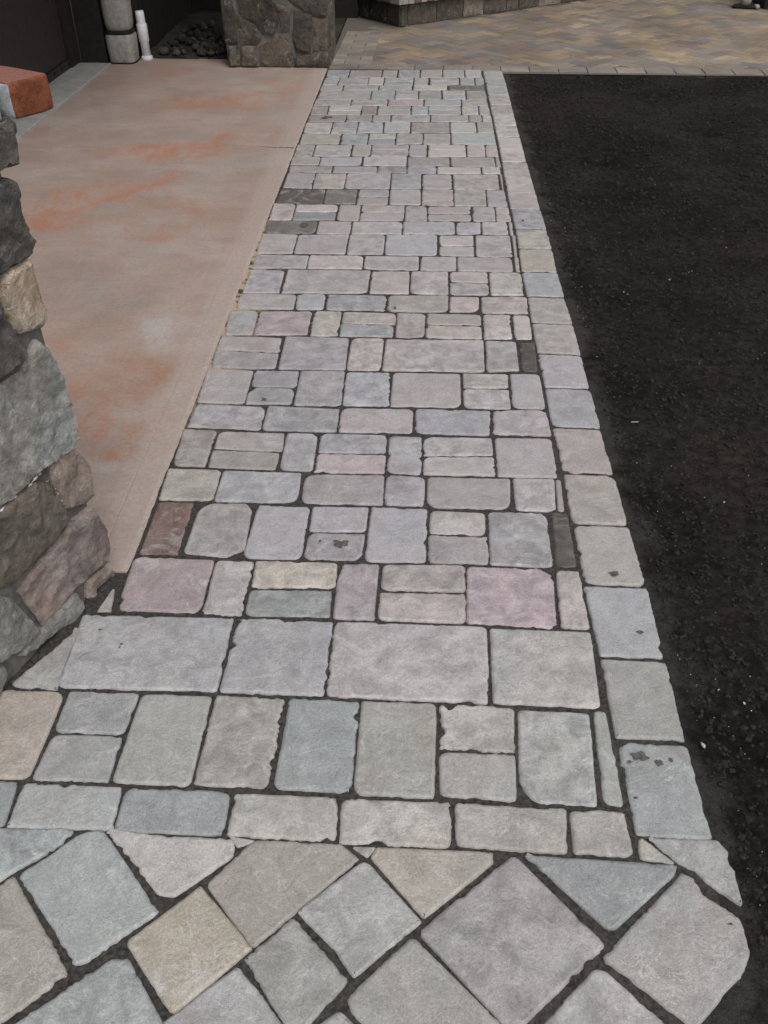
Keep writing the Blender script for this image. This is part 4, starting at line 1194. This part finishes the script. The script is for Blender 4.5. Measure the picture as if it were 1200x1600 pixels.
def face_stone(poly, origin, ud, nd, col, parent, proud, depth, r, res=0.014, rough=0.007, name='stone', grow=0.003):
    """irregular stone built on a wall plane: poly in (u, z) on the plane; proud = how far its face stands out."""
    P = [Vector(p) for p in poly]
    if signed_area(P) < 0: P.reverse()
    P = grow_poly(P, grow)
    c = sum(P, Vector((0, 0))) / len(P)
    pts = resample(round_poly(P, [r.uniform(0.005, 0.014)] * len(P), 3), res)
    nr = inward(pts)
    sd = r.uniform(0, 300)
    pts = [p + nr[i] * (0.35 * rough * (1 + noise.noise(Vector((p.x * 30, p.y * 30, sd)))) + 0.25 * rough * noise.noise(Vector((p.x * 90, p.y * 90, sd)))) for i, p in enumerate(pts)]
    n = len(pts)
    xs = [p.x for p in pts]; zs = [p.y for p in pts]
    inner = []
    x = min(xs)
    while x < max(xs):
        z = min(zs)
        while z < max(zs):
            q = Vector((x + r.uniform(-.35, .35) * res, z + r.uniform(-.35, .35) * res))
            ins = False
            for i in range(n):
                a, b = pts[i - 1], pts[i]
                if (a.y > q.y) != (b.y > q.y) and q.x < (b.x - a.x) * (q.y - a.y) / (b.y - a.y) + a.x:
                    ins = not ins
            if ins and min((q - p).length for p in pts) > res * 0.55:
                inner.append(q)
            z += res
        x += res
    allp = pts + inner
    rv, re, rf, ov, oe, of = delaunay_2d_cdt(allp, [(i, (i + 1) % n) for i in range(n)], [list(range(n))], 1, 1e-6)
    tilt_u, tilt_z = r.uniform(-.06, .06), r.uniform(-.06, .06)
    planes = [(Vector((r.uniform(-.38, .38), r.uniform(-.38, .38))), c + Vector((r.uniform(-.4, .4) * (max(xs) - min(xs)), r.uniform(-.4, .4) * (max(zs) - min(zs)))), r.uniform(0.0, 0.008)) for _ in range(9)]
    vs_ = []
    size = math.sqrt(abs(signed_area(P)))
    edge_w = min(0.010, size * 0.10)
    for q in rv:
        d = min((q - p).length for p in pts)
        k = min(1.0, d / edge_w)
        prof_ = math.sqrt(max(0.0, 1 - (1 - k) ** 2))
        h = proud * (0.55 + 0.45 * prof_)
        cutp = min(0.010, min(pc + g_.dot(q - pq) for (g_, pq, pc) in planes)) - 0.004     # split facets
        h += max(cutp, -proud * 0.45) * (1.0 if rough < 0.0085 else 0.7)
        h += (q.x - c.x) * tilt_u + (q.y - c.y) * tilt_z
        h -= rough * 0.7 * abs(noise.noise(Vector((q.x * 13 + q.y * 5, q.y * 15, sd + 31)))) * k
        h += rough * (0.7 * noise.noise(Vector((q.x * 7, q.y * 7, sd))) + 1.0 * noise.noise(Vector((q.x * 26, q.y * 26, sd + 5))) + 0.5 * noise.noise(Vector((q.x * 70, q.y * 70, sd + 9)))) * (0.35 + 0.65 * k)
        # a few flat breaks
        h = max(h, proud * 0.15)
        vs_.append(Vector((q.x, q.y, h)))
    fs_ = [list(f) for f in rf]
    # outline loop (by proximity to pts) extruded back into the wall
    loop = []
    for p in pts:
        loop.append(min(range(len(rv)), key=lambda i: (rv[i] - p).length_squared))
    b0 = len(vs_)
    for i in loop: vs_.append(Vector((vs_[i].x, vs_[i].y, -depth)))
    for i in range(n):
        j = (i + 1) % n
        if loop[i] != loop[j]:
            fs_.append([loop[i], b0 + i, b0 + j, loop[j]])
    W_ = [origin + ud * v.x + Vector((0, 0, 1)) * v.y + nd * v.z for v in vs_]
    cen = sum(W_, Vector()) / len(W_)
    pl_ = parent.location
    ob = mesh_obj(name, [w_ - cen for w_ in W_], fs_, ROCK, None, cen - pl_, True)
    ob.parent = parent
    me = ob.data
    bm = bmesh.new(); bm.from_mesh(me)
    bmesh.ops.recalc_face_normals(bm, faces=bm.faces[:])
    # make sure the front looks outwards
    f0 = max(bm.faces, key=lambda f: f.calc_area())
    bm.to_mesh(me); bm.free()
    me.polygons.foreach_set('use_smooth', [True] * len(me.polygons))
    me.set_sharp_from_angle(angle=RAD(30))
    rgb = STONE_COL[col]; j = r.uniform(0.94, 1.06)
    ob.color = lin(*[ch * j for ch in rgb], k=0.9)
    return ob

def prism(name, base, z0, z1, mat, parent, off=(0, 0, 0)):
    n = len(base)
    vs_ = [(x - off[0], y - off[1], z0 - off[2]) for x, y in base] + [(x - off[0], y - off[1], z1 - off[2]) for x, y in base]
    fs_ = [tuple(reversed(range(n))), tuple(range(n, 2 * n))] + [(i, (i + 1) % n, n + (i + 1) % n, n + i) for i in range(n)]
    ob = mesh_obj(name, vs_, fs_, mat, parent)
    return ob

# ---- foreground stone pier on the left
PA = Vector((-0.7502, 1.6968, 0.0)); PD = Vector((0.32177, 0.94682, 0)); PN = Vector((0.94682, -0.32177, 0))
PTOP = 1.098
pier = empty('stone_pier', PA)
tag(pier, 'rough stone pier in the left foreground beside the slab', 'stone pier')
r1 = random.Random(5)
PIER_STONES[0] = ('dk', [(0.012, 1.097), (-0.003, 1.024), (-0.10, 1.022), (-0.21, 1.02), (-0.21, 1.094)])
for idx, (c, poly) in enumerate(PIER_STONES):
    pr = {'pk': 0.012, 'dk': 0.02}.get(c, 0.016)
    base_off = -0.022
    face_stone(poly, PA + PN * base_off, PD, PN, c, pier, pr + 0.014, 0.10, r1, res=0.0085, rough=0.0070, grow=0.0048)
# stones of the face that runs on to the left, out of the picture
zz = 0.0
row = 0
while zz < 1.05:
    hgt = r1.uniform(0.13, 0.2)
    u = -0.52 - r1.uniform(0, 0.06)
    while u > -0.66:
        wd = min(r1.uniform(0.16, 0.28), u + 0.76)
        z1 = min(zz + hgt, 1.08)
        face_stone([(u - wd, zz + .01), (u, zz + 0.012), (u + r1.uniform(-.02, .0), z1 - .006), (u - wd + 0.01, z1 - 0.01)], PA + PN * -0.022, PD, PN, r1.choice(['dk', 'gr', 'br', 'gg']), pier, 0.022, 0.09, r1, res=0.03, rough=0.008)
        u -= wd + 0.02
    zz += hgt; row += 1
core = []
for (u, w_) in ((-0.036, -0.025), (-0.76, -0.025), (-0.76, -0.55), (-0.040, -0.55)):
    q = PA + PD * u + PN * w_
    core.append((q.x, q.y))
prism('mortar_core', core, -0.05, PTOP - 0.003, DARK_MORTAR, pier, (PA.x, PA.y, 0))
# back-side stones of the corner, so the pier reads as stone from the side too
PB = PD * 1.0
zz = 0.0
while zz < 1.05:
    hgt = r1.uniform(0.13, 0.2); u = 0.03
    while u < 0.58:
        wd = r1.uniform(0.16, 0.26)
        z1 = min(zz + hgt, 1.08)
        face_stone([(u, zz + .01), (u + wd, zz + .012), (u + wd, z1 - .008), (u, z1 - .006)], PA + PD * -0.05 + PN * -0.06, -PN, PD, r1.choice(['dk', 'gr', 'br', 'gg', 'be']), pier, 0.02, 0.06, r1, res=0.03, rough=0.008)
        u += wd + 0.02
    zz += hgt
# squeezed-out white mortar between stones
def crumb_line(pts, n, s0, s1, parent, org):
    vs_, fs_ = [], []
    for i in range(n):
        t = i / max(1, n - 1) * (len(pts) - 1)
        a = int(min(t, len(pts) - 2)); q = Vector(pts[a]).lerp(Vector(pts[a + 1]), t - a)
        s = r1.uniform(s0, s1)
        P = org + PD * (q.x + r1.gauss(0, .0035)) + Vector((0, 0, q.y + r1.gauss(0, .002))) + PN * (r1.uniform(-0.022, -0.010))
        tv, tf = r1.choice(T1)
        b0 = len(vs_)
        for v in tv:
            w_ = PD * (v.x * s * 1.5) + Vector((0, 0, v.y * s * 0.8)) + PN * (v.z * s * 0.4)
            vs_.append(P + w_ - parent.location)
        for f in tf: fs_.append([k_ + b0 for k_ in f])
    ob = mesh_obj('mortar_smear', vs_, fs_, WHITE_MORTAR, None, (0, 0, 0), True)
    ob.parent = parent
crumb_line([(-0.160, 0.412), (-0.205, 0.407)], 16, 0.003, 0.006, pier, PA)
crumb_line([(-0.245, 0.404), (-0.285, 0.398)], 14, 0.003, 0.008, pier, PA)
crumb_line([(-0.140, 0.375), (-0.128, 0.300), (-0.122, 0.255)], 26, 0.0012, 0.0026, pier, PA)

# ---- bricks lying on top of the pier
bd = Vector((0.46, 0.888, 0)).normalized(); bn = Vector((-bd.y, bd.x, 0))
rzb = math.atan2(bn.y, bn.x)
c0 = Vector((-0.7440, 1.7030, PTOP)) + bd * 0.046 + bn * 0.097
cb = box_obj('clay_brick', c0, (0.194, 0.094, 0.063), CLAY, None, 0.007, rzb, 3, 0.0016, 3, True)
tag(cb, 'red clay brick lying on top of the foreground pier', 'brick')
# cement skin on the brick's long side
v, f = bevel_box(0.188, 0.006, 0.057, 0.002, 1, 0.0012, 3)
sk = mesh_obj('cement_smear', v, f, GREYBRICK, cb, (0, -0.0465 if (Matrix.Rotation(rzb, 3, 'Z') @ Vector((0, -1, 0))).dot(bd) < 0 else 0.0465, 0.003), True)
c1 = c0 - bd * 0.108 + bn * 0.016
gb = box_obj('grey_brick', c1 , (0.194, 0.09, 0.055), GREYBRICK, None, 0.006, rzb, 3, 0.0016, 3, True)
tag(gb, 'pale grey brick beside the red one on the pier', 'brick')

# ---- far stone pier at the end of the slab
FO = Vector((0, 7.35, 0))
fpier = empty('stone_pier', (-1.1, 7.73, 0))
tag(fpier, 'square stone pier where the slab meets the patio', 'stone pier')
r2 = random.Random(8)
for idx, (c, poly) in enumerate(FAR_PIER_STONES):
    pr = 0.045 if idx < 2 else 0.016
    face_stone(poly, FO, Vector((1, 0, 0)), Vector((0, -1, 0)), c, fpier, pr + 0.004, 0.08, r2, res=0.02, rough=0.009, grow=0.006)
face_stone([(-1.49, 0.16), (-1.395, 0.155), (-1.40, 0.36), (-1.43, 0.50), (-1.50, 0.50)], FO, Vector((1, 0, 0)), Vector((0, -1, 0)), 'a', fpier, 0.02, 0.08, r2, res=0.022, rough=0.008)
for k in range(5):                        # upper courses, above the picture
    z0 = 0.52 + k * 0.17
    x = -1.48
    while x < -0.85:
        wd = r2.uniform(0.2, 0.34)
        x1 = min(x + wd, -0.735)
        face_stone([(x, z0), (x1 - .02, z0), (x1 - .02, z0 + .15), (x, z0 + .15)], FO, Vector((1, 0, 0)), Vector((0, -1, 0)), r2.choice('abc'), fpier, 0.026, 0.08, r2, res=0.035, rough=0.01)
        x = x1
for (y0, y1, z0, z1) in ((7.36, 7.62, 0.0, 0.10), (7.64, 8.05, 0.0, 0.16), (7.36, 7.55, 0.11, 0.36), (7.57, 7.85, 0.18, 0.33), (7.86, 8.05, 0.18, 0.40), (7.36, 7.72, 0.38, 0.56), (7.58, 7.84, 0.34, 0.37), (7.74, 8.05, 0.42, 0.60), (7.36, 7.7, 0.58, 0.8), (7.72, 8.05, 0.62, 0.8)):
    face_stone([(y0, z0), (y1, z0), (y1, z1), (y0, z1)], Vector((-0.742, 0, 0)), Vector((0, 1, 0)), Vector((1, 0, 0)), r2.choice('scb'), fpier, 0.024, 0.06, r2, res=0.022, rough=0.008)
prism('mortar_core', [(-1.485, 7.352), (-0.735, 7.352), (-0.735, 8.08), (-1.485, 8.08)], -0.05, 1.40, DARK_MORTAR, fpier, (-1.1, 7.73, 0))

# ---- garage: door, jamb, return walls, unseen overhang added for shade
garage = empty('garage', (-2.64, 7.4, 0))
tag(garage, 'dark brown garage with its closed door left of the slab', 'garage')
def gbox(name, x0, x1, y0, y1, z0, z1, mat, bev=0.002):
    ob = box_obj(name, ((x0 + x1) / 2 + 2.64, (y0 + y1) / 2 - 7.4, z0), (x1 - x0, y1 - y0, z1 - z0), mat, garage, bev)
    return ob
for k in range(4):
    gbox('door_panel', -2.69, -2.655, 2.6, 7.19, 0.075 + 0.535 * k, 0.06 + 0.535 * (k + 1), DOOR, 0.006)
rail = gbox('bottom_rail', -2.685, -2.640, 2.6, 7.19, 0.016, 0.073, DOOR, 0.004)
for k in range(16):
    y = 7.16 - 0.155 * k
    v, f = [], []
    for q in range(12):
        a = 2 * math.pi * q / 12
        v.append((0.0, math.cos(a) * 0.016, math.sin(a) * 0.016)); 
    for q in range(12):
        a = 2 * math.pi * q / 12
        v.append((0.004, math.cos(a) * 0.012, math.sin(a) * 0.012))
    f = [tuple(range(12, 24))] + [(q, (q + 1) % 12, 12 + (q + 1) % 12, 12 + q) for q in range(12)]
    mesh_obj('hole_disc', v, f, BLACK, garage, (-2.6385 + 2.64, y - 7.4, 0.05))  # raised black discs stand in for the rail's holes
gbox('door_jamb', -2.70, -2.63, 7.20, 7.415, -0.05, 2.5, WALL, 0.004)
gbox('wall', -2.628, -2.43, 7.42, 7.66, -0.05, 2.5, WALL, 0.003)
gbox('wall', -2.428, -2.20, 7.63, 7.78, -0.05, 2.5, WALL, 0.003)
gbox('wall', -2.32, -2.20, 7.782, 9.55, -0.05, 2.5, WALL, 0.003)
gbox('wall', -2.70, -2.60, 2.2, 7.195, 2.21, 2.9, WALL, 0.003)
gbox('wall', -2.198, -0.64, 9.42, 9.55, -0.05, 2.5, WALL, 0.003)
gbox('shade_eaves', -3.4, -1.95, 2.0, 4.6, 2.92, 3.0, WALL, 0.003)
gbox('shade_eaves', -3.4, -1.50, 4.605, 9.6, 2.52, 2.62, WALL, 0.003)  # unseen; lowered and widened to darken the slab's far end
gbox('shade_eaves', -1.498, -0.60, 7.3, 9.6, 2.40, 2.5, WALL, 0.003)

# ---- post, pipe
def rounded_section(w, d, rad, n=6):
    P = [Vector((-w / 2, -d / 2)), Vector((w / 2, -d / 2)), Vector((w / 2, d / 2)), Vector((-w / 2, d / 2))]
    return round_poly(P, [rad] * 4, n)
def loft(name, secs, mat, parent, loc, smooth=True):
    vs_, fs_ = [], []
    n = len(secs[0][1])
    for (z, pts) in secs:
        for p in pts: vs_.append((p.x, p.y, z))
    for k in range(len(secs) - 1):
        for i in range(n):
            j = (i + 1) % n
            fs_.append((k * n + i, k * n + j, (k + 1) * n + j, (k + 1) * n + i))
    fs_.append(tuple(reversed(range(n)))); fs_.append(tuple((len(secs) - 1) * n + i for i in range(n)))
    return mesh_obj(name, vs_, fs_, mat, parent, loc, smooth)
post = empty('rounded_post', (-2.318, 7.505, 0.0))
tag(post, 'pale grey rounded post with a dark band beside the garage door', 'post')
def sec(w, rad): return rounded_section(w, w, rad)
loft('post_section', [(0.0, sec(.185, .05)), (0.015, sec(.20, .06)), (0.10, sec(.21, .07)), (0.185, sec(.215, .075)), (0.20, sec(.20, .07))], POST, post, (0, 0, 0.0))
loft('band', [(0.197, sec(.19, .07)), (0.203, sec(.208, .075)), (0.217, sec(.208, .075)), (0.224, sec(.19, .07))], BLACK, post, (0, 0, 0))
loft('post_section', [(0.22, sec(.16, .07)), (0.232, sec(.185, .082)), (0.27, sec(.2, .09)), (0.34, sec(.207, .093)), (1.1, sec(.21, .095))], POST, post, (0, 0, 0))
loft('band', [(-0.002, sec(.20, .06)), (0.010, sec(.205, .07)), (0.014, sec(.18, .06))], BLACK, post, (0, 0, 0))

pipe = empty('drain_pipe', (-2.165, 7.585, 0.0))
tag(pipe, 'white plastic drain pipe standing beside the rock bed', 'pipe')
def circ(rad, n=20, tx=0.0): return [Vector((rad * math.cos(2 * math.pi * i / n), rad * math.sin(2 * math.pi * i / n))) for i in range(n)]
loft('pipe', [(-0.03, circ(.033)), (0.30, circ(.033)), (0.335, circ(.031))], PVC, pipe, (0, 0, 0))
loft('coupling', [(0.125, circ(.036)), (0.128, circ(.0395)), (0.245, circ(.0395)), (0.25, circ(.036))], PVC, pipe, (0, 0, 0))
loft('base_collar', [(-0.01, circ(.045)), (0.022, circ(.043)), (0.028, circ(.036))], PVC, pipe, (0, 0, 0))
pipe.rotation_euler = (0, RAD(-1.5), 0)

# ---- rounded rocks in the dark bed between post and pier
r3 = random.Random(21)
rb = grid_mesh('rock_bed', -2.2, -0.75, 7.605, 9.42, 0.05, 0.05, lambda x, y: 0.004 - 0.045 * max(0.0, min(1, (x + 1.55) / 0.05)) + 0.03 * min(1, (y - 7.6)) + 0.02 * noise.noise(Vector((x * 6, y * 6, 0))), GROUND)
tag(rb, 'dark soil bed under the rocks', 'rock bed', kind='structure')
spots = []
tries = 0
while len(spots) < 46 and tries < 4000:
    tries += 1
    x = r3.uniform(-2.08, -1.53); y = 7.67 + 1.0 * r3.random() ** 1.2
    s = r3.uniform(0.03, 0.062)
    if any(math.hypot(x - a, y - b) < (s + c) * 0.80 for a, b, c in spots): continue
    spots.append((x, y, s))
for (x, y, s) in spots:
    tv, tf = r3.choice(T2)
    ob = mesh_obj('river_rock', [v * s for v in tv], tf, ROCK, None, (x, y, 0.012 + 0.03 * (y - 7.6) + s * 0.35), True)
    ob.rotation_euler = (r3.uniform(-.4, .4), r3.uniform(-.4, .4), r3.uniform(0, 6))
    g = r3.uniform(38, 88)
    ob.color = lin(g, g * 0.95, g * 0.9, k=0.8)
    tag(ob, 'small rounded rock in the dark bed by the white pipe', 'rock', 'rounded rocks in the dark bed')

# ---- diagonal stone step at the back of the patio
SO = Vector((-0.234, 8.971, 0)); SR = Vector((0.778, 0.628, 0)); SL = Vector((-0.628, 0.778, 0))
step = empty('stone_step', SO)
tag(step, 'stone step with a brick nosing at the back of the patio', 'step')
def stepbox(name, a0, a1, b0, b1, z0, z1, mat, bev=0.003, jit=0.0):
    c = SR * ((a0 + a1) / 2) + SL * ((b0 + b1) / 2)
    return box_obj(name, (c.x, c.y, z0), (a1 - a0, b1 - b0, z1 - z0), mat, step, bev, math.atan2(SR.y, SR.x), 2, jit)
stepbox('core', 0.03, 3.2, 0.03, 1.4, -0.03, 0.175, MORTAR)
r4 = random.Random(4)
u = 0.0
first = True
while u < 2.9:
    wd = 0.10 if first else r4.uniform(0.13, 0.34)
    z1 = 0.168
    sh = r4.uniform(-.02, .02)
    face_stone([(u + .005, 0.002), (u + wd - .008, 0.002), (u + wd - .008 + (sh if not first else 0), z1 - r4.uniform(0, .01)), (u + .005, z1)], SO + SL * 0.022, SR, -SL, r4.choice('scsb'), step, 0.022, 0.05, r4, res=0.025, rough=0.006)
    u += wd; first = False
u = 0.0
while u < 1.2:
    wd = r4.uniform(0.13, 0.3)
    face_stone([(u + .005, 0.002), (u + wd - .008, 0.002), (u + wd - .008, 0.165), (u + .005, 0.165)], SO + SR * 0.022, SL, -SR, r4.choice('abab'), step, 0.022, 0.05, r4, res=0.025, rough=0.006)
    u += wd
BR_R = mat_simple('dark_red_nosing_brick', (0.10, 0.05, 0.04, 1), (0.17, 0.095, 0.08, 1), 30.0, 0.85, 0.3)
BR_G = mat_simple('grey_nosing_brick', (0.20, 0.19, 0.175, 1), (0.29, 0.275, 0.25, 1), 30.0, 0.85, 0.3)
u = 0.062; k = 0
while u < 3.0:
    stepbox('nosing_brick', u, u + 0.066, -0.045, 0.16, 0.178, 0.275, BR_R if k % 2 else BR_G, 0.006, 0.0015)
    u += 0.072; k += 1
stepbox('nosing_end', -0.045, 0.058, -0.045, 0.10, 0.178, 0.275, BR_G, 0.006, 0.0015)
u = 0.105
while u < 1.2:
    stepbox('nosing_brick', -0.045, 0.058, u, u + 0.066, 0.178, 0.272, BR_R if r4.random() < .6 else BR_G, 0.006, 0.0015)
    u += 0.072
stepbox('tread', 0.165, 3.2, 0.165, 1.4, 0.175, 0.262, STRIP)

# ---- house wall behind the step
house = empty('house_wall', (-0.6, 9.9, 0))
tag(house, 'dark house wall behind the stone step', 'wall')
c = SO + SL * 1.55 + SR * 1.2
hw = box_obj('wall', (c.x + 0.6, c.y - 9.9, -0.05), (4.2, 0.12, 3.0), WALL, house, 0.004, math.atan2(SR.y, SR.x))
hw2 = box_obj('wall', (-0.66, 0.55, -0.05), (0.12, 1.4, 2.45), WALL, house, 0.004)

box_obj('shade_roof', (2.2, 1.6, 2.55), (6.6, 3.2, 0.12), WALL, house, 0.004)  # unseen roof added to darken the patio below
for px_ in (0.9, 4.9):
    box_obj('shade_roof_post', (px_, 2.9, -0.05), (0.14, 0.14, 2.58), WALL, house, 0.006)  # unseen posts holding up the added roof

# ---- leg standing at the top right of the patio, and the dark box beside it
leg = empty('pale_leg', (3.10, 10.06, 0))  # what the leg belongs to is unseen; only this stump is built
tag(leg, 'pale leg on a flat dark foot at the far right of the patio', 'furniture')
loft('leg', [(0.03, sec(.085, .035)), (0.07, sec(.10, .045)), (0.16, sec(.115, .05)), (0.70, sec(.12, .05))], POST, leg, (0.0, 0.0, 0))
ft = loft('foot', [(0.0, rounded_section(.23, .085, .04)), (0.012, rounded_section(.235, .09, .042)), (0.03, rounded_section(.20, .075, .035)), (0.036, rounded_section(.13, .07, .03))], BLACK, leg, (0, 0, 0))
ft.rotation_euler = (0, 0, RAD(-14))
tc = loft('toe_cap', [(0.0, circ(.03, 14)), (0.02, circ(.031, 14)), (0.034, circ(.02, 14))], POST, leg, (0.105, -0.03, 0.002))
bx = empty('dark_box', (3.52, 10.22, 0))  # stand-in for an unidentified dark area beside the leg
tag(bx, 'black box standing in for a dark shape beside the pale leg at the far right', 'box')
loft('box_body', [(0.0, rounded_section(.50, .4, .02, 3)), (0.4, rounded_section(.54, .44, .02, 3))], BLACK, bx, (0, 0, 0), False)
loft('rim', [(0.4, rounded_section(.57, .47, .02, 3)), (0.44, rounded_section(.57, .47, .02, 3))], BLACK, bx, (0, 0, 0), False)

# ---- a pale twig and a chip on the black bed
v, f = bevel_box(0.024, 0.0022, 0.002, 0.0006, 1)
tw = mesh_obj('twig', v, f, PALE_BIT, None, (0.702, 2.47, -0.004)); tw.rotation_euler = (0, 0, RAD(4))
tag(tw, 'short pale twig on the black bed near the border pavers', 'twig')
tv, tf = T2[2]
ch = mesh_obj('stone_chip', [Vector((v.x * .004, v.y * .009, v.z * .004)) for v in tv], tf, PALE_BIT, None, (0.622, 1.205, -0.003), True)
ch.rotation_euler = (0, 0, RAD(20))
tag(ch, 'pale stone chip against the border paver edge', 'stone chip')
